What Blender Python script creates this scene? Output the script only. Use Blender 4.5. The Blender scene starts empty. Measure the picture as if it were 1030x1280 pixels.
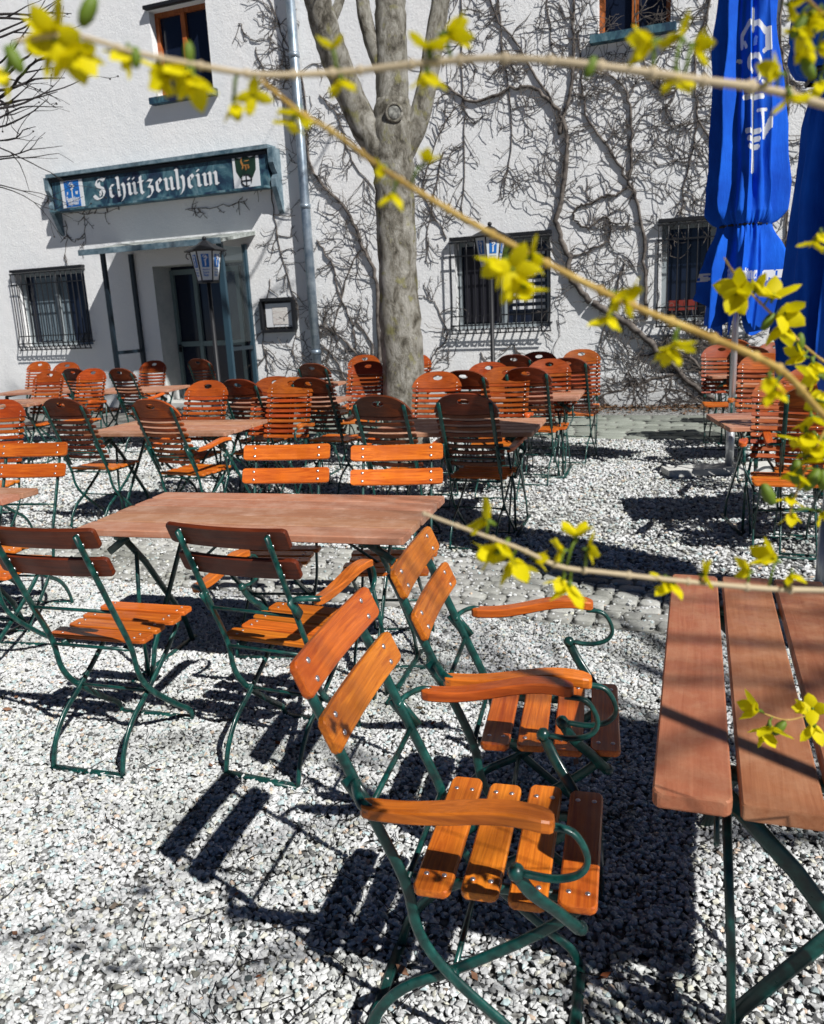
import bpy, math, random
import numpy as np
from mathutils import Vector, Matrix

SC = bpy.context.scene
COL = SC.collection
R = math.radians
rnd = random.Random(7)

# ------------------------------------------------------------------ camera
CAMH, TILT, ROLL, FPX = 1.55, R(13.8), R(2.8), 1030.0
cam_d = bpy.data.cameras.new("camera"); cam = bpy.data.objects.new("camera", cam_d); COL.objects.link(cam)
cam.location = (0, 0, CAMH)
cam.rotation_euler = (Matrix.Rotation(R(90) - TILT, 3, 'X') @ Matrix.Rotation(-ROLL, 3, 'Z')).to_euler()
cam_d.sensor_fit = 'AUTO'; cam_d.sensor_width = 36; cam_d.lens = 36 * FPX / 1280
cam_d.clip_start = 0.02; cam_d.clip_end = 500
cam_d.dof.use_dof = True; cam_d.dof.focus_distance = 2.6; cam_d.dof.aperture_fstop = 7.5
SC.camera = cam

def ray(px, py):
    x, y = px - 515, py - 640
    c, s = math.cos(ROLL), math.sin(ROLL)
    X, Y = (c * x - s * y) / FPX, (s * x + c * y) / FPX
    return Vector((X, math.cos(TILT) - Y * math.sin(TILT), -math.sin(TILT) - Y * math.cos(TILT)))
def P(px, py, z):            # photo point on a level plane
    d = ray(px, py); t = (z - CAMH) / d.z
    return Vector((d.x * t, d.y * t, z))
def D(px, py, fwd):          # photo point at a forward distance
    d = ray(px, py); t = fwd / d.y
    return Vector((d.x * t, fwd, CAMH + d.z * t))

# ------------------------------------------------------------------ light
SC.view_settings.view_transform = 'Standard'; SC.view_settings.look = 'None'
SC.view_settings.exposure = 0; SC.view_settings.gamma = 1
to_sun = Vector((.61, -.81, .97)).normalized()
sun_d = bpy.data.lights.new("sun", 'SUN'); sun = bpy.data.objects.new("sun", sun_d); COL.objects.link(sun)
sun_d.energy = 5.0; sun_d.angle = R(.53); sun_d.color = (1, .975, .94)
sun.rotation_euler = to_sun.to_track_quat('Z', 'Y').to_euler()
W = bpy.data.worlds.new("World"); SC.world = W; W.use_nodes = True
nt = W.node_tree; bg = nt.nodes['Background']
sky = nt.nodes.new('ShaderNodeTexSky'); sky.sky_type = 'NISHITA'; sky.sun_disc = False
sky.sun_elevation = math.asin(to_sun.z); sky.sun_rotation = math.atan2(to_sun.x, to_sun.y)
sky.air_density = .3; sky.dust_density = .1; sky.ozone_density = 3; sky.altitude = 1500
nt.links.new(sky.outputs[0], bg.inputs[0]); bg.inputs[1].default_value = .05

# ------------------------------------------------------------------ materials
def mat(name, col, rough=.6, spec=.5, metal=0, coat=0, build=None):
    m = bpy.data.materials.new(name); m.use_nodes = True
    n = m.node_tree; b = n.nodes['Principled BSDF']
    b.inputs['Base Color'].default_value = (*col, 1); b.inputs['Roughness'].default_value = rough
    b.inputs['Specular IOR Level'].default_value = spec; b.inputs['Metallic'].default_value = metal
    b.inputs['Coat Weight'].default_value = coat; b.inputs['Coat Roughness'].default_value = .12
    if build: build(n, b)
    return m
def N(n, t, **kw):
    o = n.nodes.new(t)
    for k, v in kw.items():
        if k in o.inputs: o.inputs[k].default_value = v
        else: setattr(o, k, v)
    return o
def coords(n, scale=(1, 1, 1), kind='Object'):
    c = N(n, 'ShaderNodeTexCoord'); mp = N(n, 'ShaderNodeMapping'); mp.inputs['Scale'].default_value = scale
    n.links.new(c.outputs[kind], mp.inputs['Vector']); return mp.outputs[0]
def noise(n, vec, scale, detail=4, rough=.55, dist=0):
    t = N(n, 'ShaderNodeTexNoise'); t.inputs['Scale'].default_value = scale; t.inputs['Detail'].default_value = detail
    t.inputs['Roughness'].default_value = rough; t.inputs['Distortion'].default_value = dist
    if vec: n.links.new(vec, t.inputs['Vector'])
    return t.outputs['Fac']
def ramp(n, fac, stops):
    r = N(n, 'ShaderNodeValToRGB'); el = r.color_ramp.elements
    el[0].position, el[0].color = stops[0][0], (*stops[0][1], 1)
    el[1].position, el[1].color = stops[-1][0], (*stops[-1][1], 1)
    for p, c in stops[1:-1]:
        e = el.new(p); e.color = (*c, 1)
    n.links.new(fac, r.inputs[0]); return r.outputs[0]
def mixc(n, fac, a, b, mode='MIX'):
    m = N(n, 'ShaderNodeMix'); m.data_type = 'RGBA'; m.blend_type = mode
    for s, v in ((0, fac), (6, a), (7, b)):
        if hasattr(v, 'links'): n.links.new(v, m.inputs[s])
        else: m.inputs[s].default_value = v if s == 0 else (*v, 1)
    return m.outputs[2]
def bump(n, b, h, strength=.3, dist=.01):
    bp = N(n, 'ShaderNodeBump'); bp.inputs['Strength'].default_value = strength; bp.inputs['Distance'].default_value = dist
    n.links.new(h, bp.inputs['Height']); n.links.new(bp.outputs[0], b.inputs['Normal'])

def wood(name, lo, hi, axis, rough=.42, coat=.1, dirt=None):
    def f(n, b):
        sc = [26, 26, 26]; sc[axis] = 1.1
        oi = N(n, 'ShaderNodeObjectInfo'); ge = N(n, 'ShaderNodeNewGeometry')
        rsum = N(n, 'ShaderNodeMath', operation='ADD'); n.links.new(oi.outputs['Random'], rsum.inputs[0]); n.links.new(ge.outputs['Random Per Island'], rsum.inputs[1])
        fr = N(n, 'ShaderNodeMath', operation='FRACT'); n.links.new(rsum.outputs[0], fr.inputs[0]); rv = fr.outputs[0]
        c = N(n, 'ShaderNodeTexCoord'); ad = N(n, 'ShaderNodeVectorMath', operation='ADD')
        mu = N(n, 'ShaderNodeVectorMath', operation='SCALE'); mu.inputs['Scale'].default_value = 13.7
        cx = N(n, 'ShaderNodeCombineXYZ')
        for i in range(3): n.links.new(rv, cx.inputs[i])
        n.links.new(cx.outputs[0], mu.inputs[0]); n.links.new(c.outputs['Object'], ad.inputs[0]); n.links.new(mu.outputs[0], ad.inputs[1])
        mp = N(n, 'ShaderNodeMapping'); mp.inputs['Scale'].default_value = sc; n.links.new(ad.outputs[0], mp.inputs[0])
        g = noise(n, mp.outputs[0], 2.4, 8, .7, 1.1)
        col = ramp(n, g, [(.22, tuple(v * .75 for v in lo)), (.38, lo), (.62, hi), (.8, tuple(min(1, v * 1.12) for v in hi))])
        big = noise(n, ad.outputs[0], 6, 4)
        col = mixc(n, ramp(n, big, [(.42, (0, 0, 0)), (.72, (.6, .6, .6))]), col, lo)
        sp = noise(n, ad.outputs[0], 38, 6, .8)
        col = mixc(n, ramp(n, sp, [(.62, (0, 0, 0)), (.76, (.4, .4, .4))]), col, tuple(v * .4 for v in lo))
        hs = N(n, 'ShaderNodeHueSaturation')
        mr = N(n, 'ShaderNodeMapRange'); mr.inputs[3].default_value = .74; mr.inputs[4].default_value = 1.14
        n.links.new(rv, mr.inputs[0]); n.links.new(mr.outputs[0], hs.inputs['Value']); n.links.new(col, hs.inputs['Color'])
        r2 = N(n, 'ShaderNodeMath', operation='MULTIPLY'); n.links.new(rv, r2.inputs[0]); r2.inputs[1].default_value = 7.31
        r3 = N(n, 'ShaderNodeMath', operation='FRACT'); n.links.new(r2.outputs[0], r3.inputs[0])
        mh = N(n, 'ShaderNodeMapRange'); mh.inputs[3].default_value = .492; mh.inputs[4].default_value = .508
        n.links.new(r3.outputs[0], mh.inputs[0]); n.links.new(mh.outputs[0], hs.inputs['Hue'])
        out = hs.outputs[0]
        if dirt:
            s2 = noise(n, ad.outputs[0], 9, 8, .75)
            out = mixc(n, ramp(n, s2, [(.45, (0, 0, 0)), (.7, (.6, .6, .6))]), out, dirt)
        n.links.new(out, b.inputs['Base Color'])
        bump(n, b, g, .35, .002)
        rr = ramp(n, noise(n, ad.outputs[0], 14, 4), [(.3, (rough - .08,) * 3), (.75, (rough + .25,) * 3)])
        n.links.new(rr, b.inputs['Roughness'])
    return mat(name, hi, rough, .4, 0, coat, f)
WOOD = wood('varnished_orange_wood', (.50, .10, .008), (.86, .235, .02), 0, .38, .2)
WOODY = wood('varnished_arm_wood', (.50, .095, .01), (.84, .19, .02), 1, .38, .2)
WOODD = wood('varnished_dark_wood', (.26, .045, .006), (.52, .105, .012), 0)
WOODB = wood('shaded_back_wood', (.09, .016, .004), (.22, .042, .008), 0)  # darker copy of the chair wood, shade on unlit backrests put into colour
TABLE = wood('weathered_table_wood', (.40, .14, .06), (.50, .20, .095), 1, .5, .08, (.56, .30, .17))
TABLEX = wood('weathered_table_wood_cross', (.42, .18, .10), (.55, .26, .155), 0, .55, .05, (.66, .44, .33))

def f_green(n, b):
    g = noise(n, coords(n), 30, 5)
    n.links.new(ramp(n, g, [(.34, (.003, .022, .022)), (.5, (.003, .055, .046)), (.62, (.006, .085, .07)), (.72, (.04, .13, .11))]), b.inputs['Base Color'])
    bump(n, b, noise(n, coords(n), 120, 3), .2, .001)
    n.links.new(ramp(n, noise(n, coords(n), 45, 4), [(.3, (.25,) * 3), (.8, (.55,) * 3)]), b.inputs['Roughness'])
GREEN = mat('green_enamel_steel', (.006, .09, .07), .35, .6, 0, .2, f_green)
RIVET = mat('bright_rivet', (.75, .75, .76), .3, .5, .9)
def f_blue(n, b):
    n.links.new(ramp(n, noise(n, coords(n), 3, 4), [(.3, (.004, .07, .50)), (.7, (.008, .14, .80))]), b.inputs['Base Color'])
    bump(n, b, noise(n, coords(n, (9, 9, 2)), 2, 6, .6), .5, .02)
FABRIC = mat('blue_parasol_fabric', (.006, .07, .55), .8, .2, 0, 0, f_blue)
PRINT = mat('white_fabric_print', (.8, .82, .85), .7)
ALU = mat('pale_aluminium', (.62, .64, .66), .35, .5, .6)
BLACK = mat('black_iron', (.012, .013, .016), .5)
def f_slate(n, b):
    v = coords(n, (1.3, 1, .8))
    g = noise(n, v, 2.6, 6, .65, 1.2)
    n.links.new(ramp(n, g, [(.36, (.012, .020, .055)), (.47, (.02, .06, .10)), (.56, (.06, .15, .19)), (.70, (.20, .30, .34))]), b.inputs['Base Color'])
    bump(n, b, noise(n, v, 30, 5), .3, .005)
SLATE = mat('weathered_teal_board', (.03, .08, .12), .6, .4, 0, 0, f_slate)
SLATEL = mat('weathered_pale_teal_metal', (.10, .17, .20), .55, .4, 0, 0,
             lambda n, b: n.links.new(ramp(n, noise(n, coords(n), 6, 7, .7), [(.35, (.06, .12, .16)), (.65, (.28, .37, .42))]), b.inputs['Base Color']))
WHITE = mat('white_paint', (.82, .84, .86), .5)
LBLUE = mat('emblem_blue', (.01, .16, .55), .5)
GLASS = mat('dark_window_glass', (.010, .016, .035), .12, .5)
def f_curt(n, b):
    w = N(n, 'ShaderNodeTexWave'); w.inputs['Scale'].default_value = 5; w.inputs['Distortion'].default_value = 2
    n.links.new(coords(n, (2, 1, .2)), w.inputs[0])
    n.links.new(ramp(n, w.outputs['Fac'], [(0, (.06, .10, .14)), (1, (.30, .38, .42))]), b.inputs['Base Color'])
CURTAIN = mat('pale_curtain', (.3, .35, .4), .8, build=f_curt)
FRAMEW = mat('painted_window_frame', (.35, .40, .42), .5)
FRAMEO = wood('orange_window_frame', (.3, .07, .015), (.6, .17, .05), 2)
ZINC = mat('zinc_downpipe', (.3, .38, .46), .38, .5, .55, 0,
           lambda n, b: n.links.new(ramp(n, noise(n, coords(n), 5, 6, .7), [(.3, (.14, .2, .27)), (.7, (.45, .52, .58))]), b.inputs['Base Color']))
def f_plaster(n, b):
    v = coords(n)
    big = noise(n, coords(n, (1, 1, .45)), 1.1, 6, .6)
    col = ramp(n, big, [(.3, (.92, .94, .95)), (.6, (.98, .98, .975))])
    st = noise(n, coords(n, (5, 5, .35)), 1.5, 5, .7)
    col = mixc(n, ramp(n, st, [(.62, (0, 0, 0)), (.85, (.3, .3, .3))]), col, (.5, .55, .6))
    sep = N(n, 'ShaderNodeSeparateXYZ'); n.links.new(v, sep.inputs[0])
    mr = N(n, 'ShaderNodeMapRange'); mr.inputs[1].default_value = .7; mr.inputs[2].default_value = 0; n.links.new(sep.outputs[2], mr.inputs[0])
    mm = N(n, 'ShaderNodeMath', operation='MULTIPLY'); n.links.new(mr.outputs[0], mm.inputs[0]); n.links.new(noise(n, v, 3, 7, .7), mm.inputs[1])
    col = mixc(n, mm.outputs[0], col, (.33, .36, .36))
    n.links.new(col, b.inputs['Base Color'])
    h1 = noise(n, v, 28, 8, .7)
    h2 = noise(n, v, 6, 4, .6)
    ad = N(n, 'ShaderNodeMath', operation='ADD'); n.links.new(h1, ad.inputs[0]); n.links.new(h2, ad.inputs[1])
    bump(n, b, ad.outputs[0], .38, .03)
PLASTER = mat('rough_white_plaster', (.8, .82, .83), .92, .2, 0, 0, f_plaster)
RENDERG = mat('grey_porch_plaster', (.55, .58, .56), .9, .2, 0, 0,
              lambda n, b: (n.links.new(ramp(n, noise(n, coords(n), 2.5, 8, .7), [(.3, (.55, .59, .58)), (.7, (.82, .82, .79))]), b.inputs['Base Color']),
                            bump(n, b, noise(n, coords(n), 30, 6), .5, .02)))
def f_bark(n, b):
    v = coords(n, (1, 1, .55))
    g = noise(n, v, 9, 9, .7, .5)
    col = ramp(n, g, [(.36, (.10, .09, .07)), (.46, (.30, .28, .23)), (.55, (.48, .46, .40)), (.68, (.68, .66, .60))])
    li = noise(n, coords(n, (1, 1, 1)), 7, 3)
    col = mixc(n, ramp(n, li, [(.58, (0, 0, 0)), (.68, (.7, .7, .7))]), col, (.40, .38, .14))
    n.links.new(col, b.inputs['Base Color'])
    bump(n, b, noise(n, coords(n, (2.2, 2.2, .9)), 16, 9, .8), 1.0, .05)
BARK = mat('grey_brown_bark', (.3, .27, .2), .9, .2, 0, 0, f_bark)
CUTW = mat('pruned_wood', (.3, .3, .27), .8, .2, 0, 0,
           lambda n, b: n.links.new(ramp(n, noise(n, coords(n), 25, 5), [(.35, (.12, .12, .11)), (.65, (.42, .42, .38))]), b.inputs['Base Color']))
VINE = mat('dark_vine_bark', (.035, .028, .024), .9, .2, 0, 0,
           lambda n, b: n.links.new(ramp(n, noise(n, coords(n), 12, 5), [(.3, (.035, .03, .03)), (.7, (.24, .21, .185))]), b.inputs['Base Color']))
TWIG = mat('dark_twig_bark', (.02, .016, .016), .8)
PETAL = mat('forsythia_yellow', (.90, .78, .006), .6, .25)
pb = PETAL.node_tree; tb = pb.nodes.new('ShaderNodeBsdfTranslucent'); tb.inputs[0].default_value = (.98, .88, .006, 1)
mx = pb.nodes.new('ShaderNodeMixShader'); mx.inputs[0].default_value = .42
pb.links.new(pb.nodes['Principled BSDF'].outputs[0], mx.inputs[1]); pb.links.new(tb.outputs[0], mx.inputs[2])
pb.links.new(mx.outputs[0], pb.nodes['Material Output'].inputs[0])
CALYX = mat('green_bud', (.12, .19, .01), .6)
STEM = mat('forsythia_stem', (.52, .36, .09), .6, .3, 0, 0,
           lambda n, b: n.links.new(ramp(n, noise(n, coords(n), 60, 4), [(.3, (.34, .2, .04)), (.7, (.66, .47, .14))]), b.inputs['Base Color']))
STEMP = mat('forsythia_stem_pale', (.52, .42, .27), .7)
CONC = mat('pale_concrete', (.7, .7, .67), .85, .2, 0, 0,
           lambda n, b: n.links.new(ramp(n, noise(n, coords(n), 9, 8), [(.3, (.55, .55, .52)), (.7, (.78, .78, .74))]), b.inputs['Base Color']))
def f_stone(n, b):
    a = N(n, 'ShaderNodeAttribute'); a.attribute_name = 'Col'
    g = noise(n, coords(n), 90, 5, .6)
    c0 = mixc(n, 1.0, a.outputs[0], ramp(n, g, [(.3, (.72, .72, .72)), (.7, (1, 1, 1))]), 'MULTIPLY')
    big = noise(n, coords(n), 1.7, 7, .65, .5)
    n.links.new(mixc(n, 1.0, c0, ramp(n, big, [(.34, (.62, .63, .60)), (.45, (.93, .94, .92)), (.55, (1, 1, 1))]), 'MULTIPLY'), b.inputs['Base Color'])
    bump(n, b, g, .4, .004)
STONE = mat('crushed_stone', (.7, .7, .7), .85, .25, 0, 0, f_stone)
def f_ground(n, b):
    vo = N(n, 'ShaderNodeTexVoronoi'); vo.inputs['Scale'].default_value = 48; n.links.new(coords(n), vo.inputs[0])
    c1 = ramp(n, vo.outputs['Distance'], [(.25, (.62, .63, .62)), (.55, (.30, .30, .29)), (.75, (.05, .05, .05))])
    vc = N(n, 'ShaderNodeSeparateColor'); n.links.new(vo.outputs['Color'], vc.inputs[0])
    c1 = mixc(n, 1.0, c1, ramp(n, vc.outputs[0], [(0, (.45, .45, .45)), (.4, (.95, .95, .95)), (1, (1, 1, 1))]), 'MULTIPLY')
    c2 = mixc(n, ramp(n, noise(n, coords(n), .9, 6), [(.45, (0, 0, 0)), (.75, (.4, .4, .4))]), c1, (.22, .21, .19))
    n.links.new(c2, b.inputs['Base Color'])
    bump(n, b, vo.outputs['Distance'], -.9, .015)
GROUND = mat('gravel_bed', (.4, .4, .4), .9, .2, 0, 0, f_ground)
def f_bed(n, b):
    n.links.new(ramp(n, noise(n, coords(n), 14, 9, .8), [(.35, (.14, .14, .13)), (.6, (.36, .36, .33)), (.8, (.55, .55, .52))]), b.inputs['Base Color'])
    bump(n, b, noise(n, coords(n), 60, 6, .8), .6, .01)
BED = mat('sandy_joint_bed', (.3, .3, .28), .95, .1, 0, 0, f_bed)
LEAF = mat('dry_leaf', (.16, .08, .04), .9, .1, 0, 0, lambda n, b: n.links.new(
    (lambda a: a.outputs[0])(N(n, 'ShaderNodeAttribute', attribute_name='Col')), b.inputs['Base Color']))
PAPER = mat('notice_paper', (.72, .70, .66), .8, .2, 0, 0,
            lambda n, b: n.links.new(ramp(n, noise(n, coords(n, (1, 1, 8)), 14, 3), [(.45, (.78, .76, .72)), (.7, (.5, .42, .4))]), b.inputs['Base Color']))
GREENB = mat('crest_green', (.008, .035, .02), .6); GOLD = mat('crest_gold', (.45, .2, .05), .6)
RED = mat('flower_box_red', (.25, .03, .02), .7)

# ------------------------------------------------------------------ mesh tools
class MB:
    def __init__(s): s.v = []; s.f = []; s.m = []; s.mats = []; s.sm = []
    def mi(s, m):
        if m not in s.mats: s.mats.append(m)
        return s.mats.index(m)
    def add(s, vs, fs, m, smooth=False):
        o = len(s.v); k = s.mi(m)
        s.v += [tuple(v) for v in vs]
        for f in fs: s.f.append([i + o for i in f]); s.m.append(k); s.sm.append(smooth)
    def box(s, c, d, m, rz=0, mtx=None):
        vs = []
        for z in (-.5, .5):
            for x, y in ((-.5, -.5), (.5, -.5), (.5, .5), (-.5, .5)):
                v = Vector((x * d[0], y * d[1], z * d[2]))
                if rz: v = Matrix.Rotation(rz, 3, 'Z') @ v
                if mtx: v = mtx @ v
                vs.append(v + Vector(c))
        s.add(vs, [(3, 2, 1, 0), (4, 5, 6, 7), (0, 1, 5, 4), (1, 2, 6, 5), (2, 3, 7, 6), (3, 0, 4, 7)], m)
    def loft(s, rings, m, smooth=True, caps=True, closed=True):
        n = len(rings[0]); vs = [p for r in rings for p in r]; fs = []
        for i in range(len(rings) - 1):
            for j in range(n if closed else n - 1):
                k = (j + 1) % n
                fs.append((i * n + j, i * n + k, (i + 1) * n + k, (i + 1) * n + j))
        if caps: fs.append(tuple(range(n - 1, -1, -1))); fs.append(tuple((len(rings) - 1) * n + j for j in range(n)))
        s.add(vs, fs, m, smooth)
    def sweep(s, pts, hs, hn, m, side=None, n=8, smooth=True, phase=None):
        pts = [Vector(p) for p in pts]; rings = []
        if not isinstance(hs, (list, tuple)): hs = [hs] * len(pts)
        if not isinstance(hn, (list, tuple)): hn = [hn] * len(pts)
        sd = Vector(side) if side else None
        for i, p in enumerate(pts):
            t = (pts[min(i + 1, len(pts) - 1)] - pts[max(i - 1, 0)])
            if t.length < 1e-9: t = Vector((0, 0, 1))
            t.normalize()
            if sd is None: sd = t.orthogonal().normalized()
            a = (sd - t * sd.dot(t))
            if a.length < 1e-6: a = t.orthogonal()
            a.normalize()
            if not side: sd = a
            b = t.cross(a)
            ring = []
            for k in range(n):
                if n == 8:   # flattened bar with rounded edges
                    q = [(1, .5), (.5, 1), (-.5, 1), (-1, .5), (-1, -.5), (-.5, -1), (.5, -1), (1, -.5)][k] if phase == 'bar' else (math.cos(k * math.pi / 4), math.sin(k * math.pi / 4))
                else: q = (math.cos(2 * math.pi * k / n), math.sin(2 * math.pi * k / n))
                ring.append(p + a * q[0] * hs[i] + b * q[1] * hn[i])
            rings.append(ring)
        s.loft(rings, m, smooth)
    def ball(s, c, r, m, sc=(1, 1, 1), nu=8, nv=5, mtx=None):
        vs = []; c = Vector(c)
        for i in range(nv + 1):
            th = math.pi * i / nv
            for j in range(nu):
                ph = 2 * math.pi * j / nu
                v = Vector((r * sc[0] * math.sin(th) * math.cos(ph), r * sc[1] * math.sin(th) * math.sin(ph), r * sc[2] * math.cos(th)))
                if mtx: v = mtx @ v
                vs.append(c + v)
        fs = [(i * nu + j, (i + 1) * nu + j, (i + 1) * nu + (j + 1) % nu, i * nu + (j + 1) % nu) for i in range(nv) for j in range(nu)]
        s.add(vs, fs, m, True)
    def slat(s, L, w, t, r, fn, m, nu=10):   # rounded plank lofted along u, fn maps (u,v,w)->point
        us = [-L / 2, -L / 2 + r * .08, -L / 2 + r * .35, -L / 2 + r] + [-L / 2 + r + (L - 2 * r) * k / nu for k in range(1, nu)] + [L / 2 - r, L / 2 - r * .35, L / 2 - r * .08, L / 2]
        rings = []; c = min(.0035, t * .28)
        for i, u in enumerate(us):
            e = L / 2 - abs(u); h = w / 2
            if e < r: h = w / 2 - r + math.sqrt(max(0, r * r - (r - e) ** 2))
            tt = t / 2 if 0 < i < len(us) - 1 else t / 2 - c
            rings.append([fn(u, a, b) for a, b in ((h, -tt + c), (h, tt - c), (h - c, tt), (-h + c, tt), (-h, tt - c), (-h, -tt + c), (-h + c, -tt), (h - c, -tt))])
        s.loft(rings, m, False)
    def build(s, name, parent=None, **props):
        me = bpy.data.meshes.new(name)
        me.from_pydata(s.v, [], s.f)
        for m in s.mats: me.materials.append(m)
        me.polygons.foreach_set('material_index', s.m); me.polygons.foreach_set('use_smooth', s.sm)
        me.validate(); me.update()
        o = bpy.data.objects.new(name, me); COL.objects.link(o)
        if parent: o.parent = parent
        for k, v in props.items(): o[k] = v
        return o
def catmull(pts, k=6):
    pts = [Vector(p) for p in pts]; out = []
    for i in range(len(pts) - 1):
        a = pts[max(i - 1, 0)]; b = pts[i]; c = pts[i + 1]; d = pts[min(i + 2, len(pts) - 1)]
        for j in range(k):
            t = j / k
            out.append(.5 * ((2 * b) + (c - a) * t + (2 * a - 5 * b + 4 * c - d) * t * t + (-a + 3 * b - 3 * c + d) * t ** 3))
    out.append(pts[-1]); return out
def thing(name, label, cat, loc=(0, 0, 0), rz=0, group=None):
    o = bpy.data.objects.new(name, None); COL.objects.link(o); o.empty_display_size = .1
    o.location = loc; o.rotation_euler = (0, 0, rz); o['label'] = label; o['category'] = cat
    if group: o['group'] = group
    return o
def dup(o, parent=None):
    c = o.copy(); COL.objects.link(c)
    if parent: c.parent = parent
    for ch in o.children: dup(ch, c)
    return c
def mesh_np(name, V, F, m, smooth=False, col=None, **props):
    me = bpy.data.meshes.new(name)
    nv, nf = len(V), len(F)
    me.vertices.add(nv); me.vertices.foreach_set('co', V.astype(np.float32).ravel())
    k = F.shape[1]
    me.loops.add(nf * k); me.loops.foreach_set('vertex_index', F.astype(np.int32).ravel())
    me.polygons.add(nf); me.polygons.foreach_set('loop_start', np.arange(0, nf * k, k, dtype=np.int32))
    me.polygons.foreach_set('use_smooth', np.full(nf, smooth))
    me.materials.append(m)
    if col is not None:
        a = me.color_attributes.new('Col', 'FLOAT_COLOR', 'POINT')
        a.data.foreach_set('color', np.concatenate([col, np.ones((nv, 1))], 1).astype(np.float32).ravel())
    me.update(calc_edges=True)
    o = bpy.data.objects.new(name, me); COL.objects.link(o)
    for kk, v in props.items(): o[kk] = v
    return o

# ------------------------------------------------------------------ setting: ground
WP = Vector((3.62, 12.05, 0)); WR = R(-22.5)
wr = Vector((math.cos(WR), math.sin(WR), 0)); wn = Vector((math.sin(WR), -math.cos(WR), 0))   # right along wall, out of wall
def wall_sz(px, py, out=0):
    d = ray(px, py); o = Vector((0, 0, CAMH)); p0 = WP + wn * out
    t = (p0 - o).dot(wn) / d.dot(wn); p = o + d * t
    return (p - WP).dot(wr), p.z
def wpt(s, out, z): return WP + wr * s + wn * out + Vector((0, 0, z))

g = MB(); n_ = 200
g.add([(-n_, -n_, -.012), (n_, -n_, -.012), (n_, n_, -.012), (-n_, n_, -.012)], [(0, 1, 2, 3)], GROUND)
g.build('ground', kind='structure')

def strip(name, d0, d1, z, m):
    b = MB(); b.add([wpt(-16, d1, z), wpt(14, d1, z), wpt(14, d0, z), wpt(-16, d0, z)], [(0, 1, 2, 3)], m)
    return b
rs = np.random.RandomState(3)
ico_v = None
def ico():
    import bmesh
    b = bmesh.new(); bmesh.ops.create_icosphere(b, subdivisions=1, radius=1)
    V = np.array([v.co[:] for v in b.verts]); F = np.array([[v.index for v in f.verts] for f in b.faces]); b.free()
    return V, F
IV, IF = ico()
def stones(name, XY, size, m, palette, flat=(.45, .8), zoff=0, **props):
    n = len(XY)
    sc = size[:, None] * np.stack([rs.uniform(.7, 1.35, n), rs.uniform(.6, 1.05, n), rs.uniform(flat[0], flat[1], n)], 1)
    V = IV[None] * (1 + rs.uniform(-.42, .34, (n, 12, 1))) * sc[:, None, :]
    # tilt and spin
    a = rs.uniform(0, 6.283, n); tx = rs.normal(0, .35, n)
    ca, sa, ct, st = np.cos(a), np.sin(a), np.cos(tx), np.sin(tx)
    y = V[..., 1] * ct[:, None] - V[..., 2] * st[:, None]; z = V[..., 1] * st[:, None] + V[..., 2] * ct[:, None]
    x = V[..., 0]
    V = np.stack([x * ca[:, None] - y * sa[:, None], x * sa[:, None] + y * ca[:, None], z], 2)
    V[..., 0] += XY[:, 0:1]; V[..., 1] += XY[:, 1:2]; V[..., 2] += (rs.uniform(-.006, .007, n) + zoff)[:, None]
    F = (IF[None] + (np.arange(n) * 12)[:, None, None]).reshape(-1, 3)
    C = palette(n)
    C = np.repeat(C, 12, 0)
    return mesh_np(name, V.reshape(-1, 3), F, m, False, C, **props)
def pal(n):
    b = np.clip(rs.normal(.84, .10, n), .35, .95)
    dk = rs.uniform(0, 1, n) < .10; b[dk] = rs.uniform(.08, .35, dk.sum())
    c = np.stack([b * .985, b * 1.0, b * 1.0], 1)
    tn = rs.uniform(0, 1, n); 
    c[tn < .02] *= np.array([1.0, .78, .62]); c[(tn > .05) & (tn < .12)] *= np.array([.72, .86, .88])
    c[(tn > .2) & (tn < .27)] *= np.array([1, .97, .84])
    return c
def field(n, y0, y1, wall_lo, wall_hi, marg=.9):
    pts = []
    tot = 0
    while tot < n:
        yy = np.sqrt(rs.uniform(y0 * y0, y1 * y1, n)); xx = rs.uniform(-1, 1, n) * (yy * .60 + marg)
        keep = rs.uniform(0, 1, n) < (yy * .60 + marg) / (y1 * .60 + marg) * (y1 / yy)
        dist = (xx - WP.x) * wn.x + (yy - WP.y) * wn.y
        k = (dist > wall_lo) & (dist < wall_hi) & keep
        pts.append(np.stack([xx[k], yy[k]], 1)); tot += k.sum()
        if k.sum() == 0: break
    return np.concatenate(pts)[:n]
A = field(185000, .95, 5.6, 8.72, 99)
stones('gravel_stones', A, rs.uniform(.0052, .0115, len(A)), STONE, pal, kind='stuff', label='crushed pale gravel covering the whole beer garden ground', category='gravel')
A = field(85000, 4.2, 12.6, 3.0, 7.72, 1.0)
stones('gravel_stones', A, rs.uniform(.010, .017, len(A)), STONE, pal, zoff=-.004, kind='stuff', label='crushed pale gravel between the cobbled strip and the wall', category='gravel')

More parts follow.
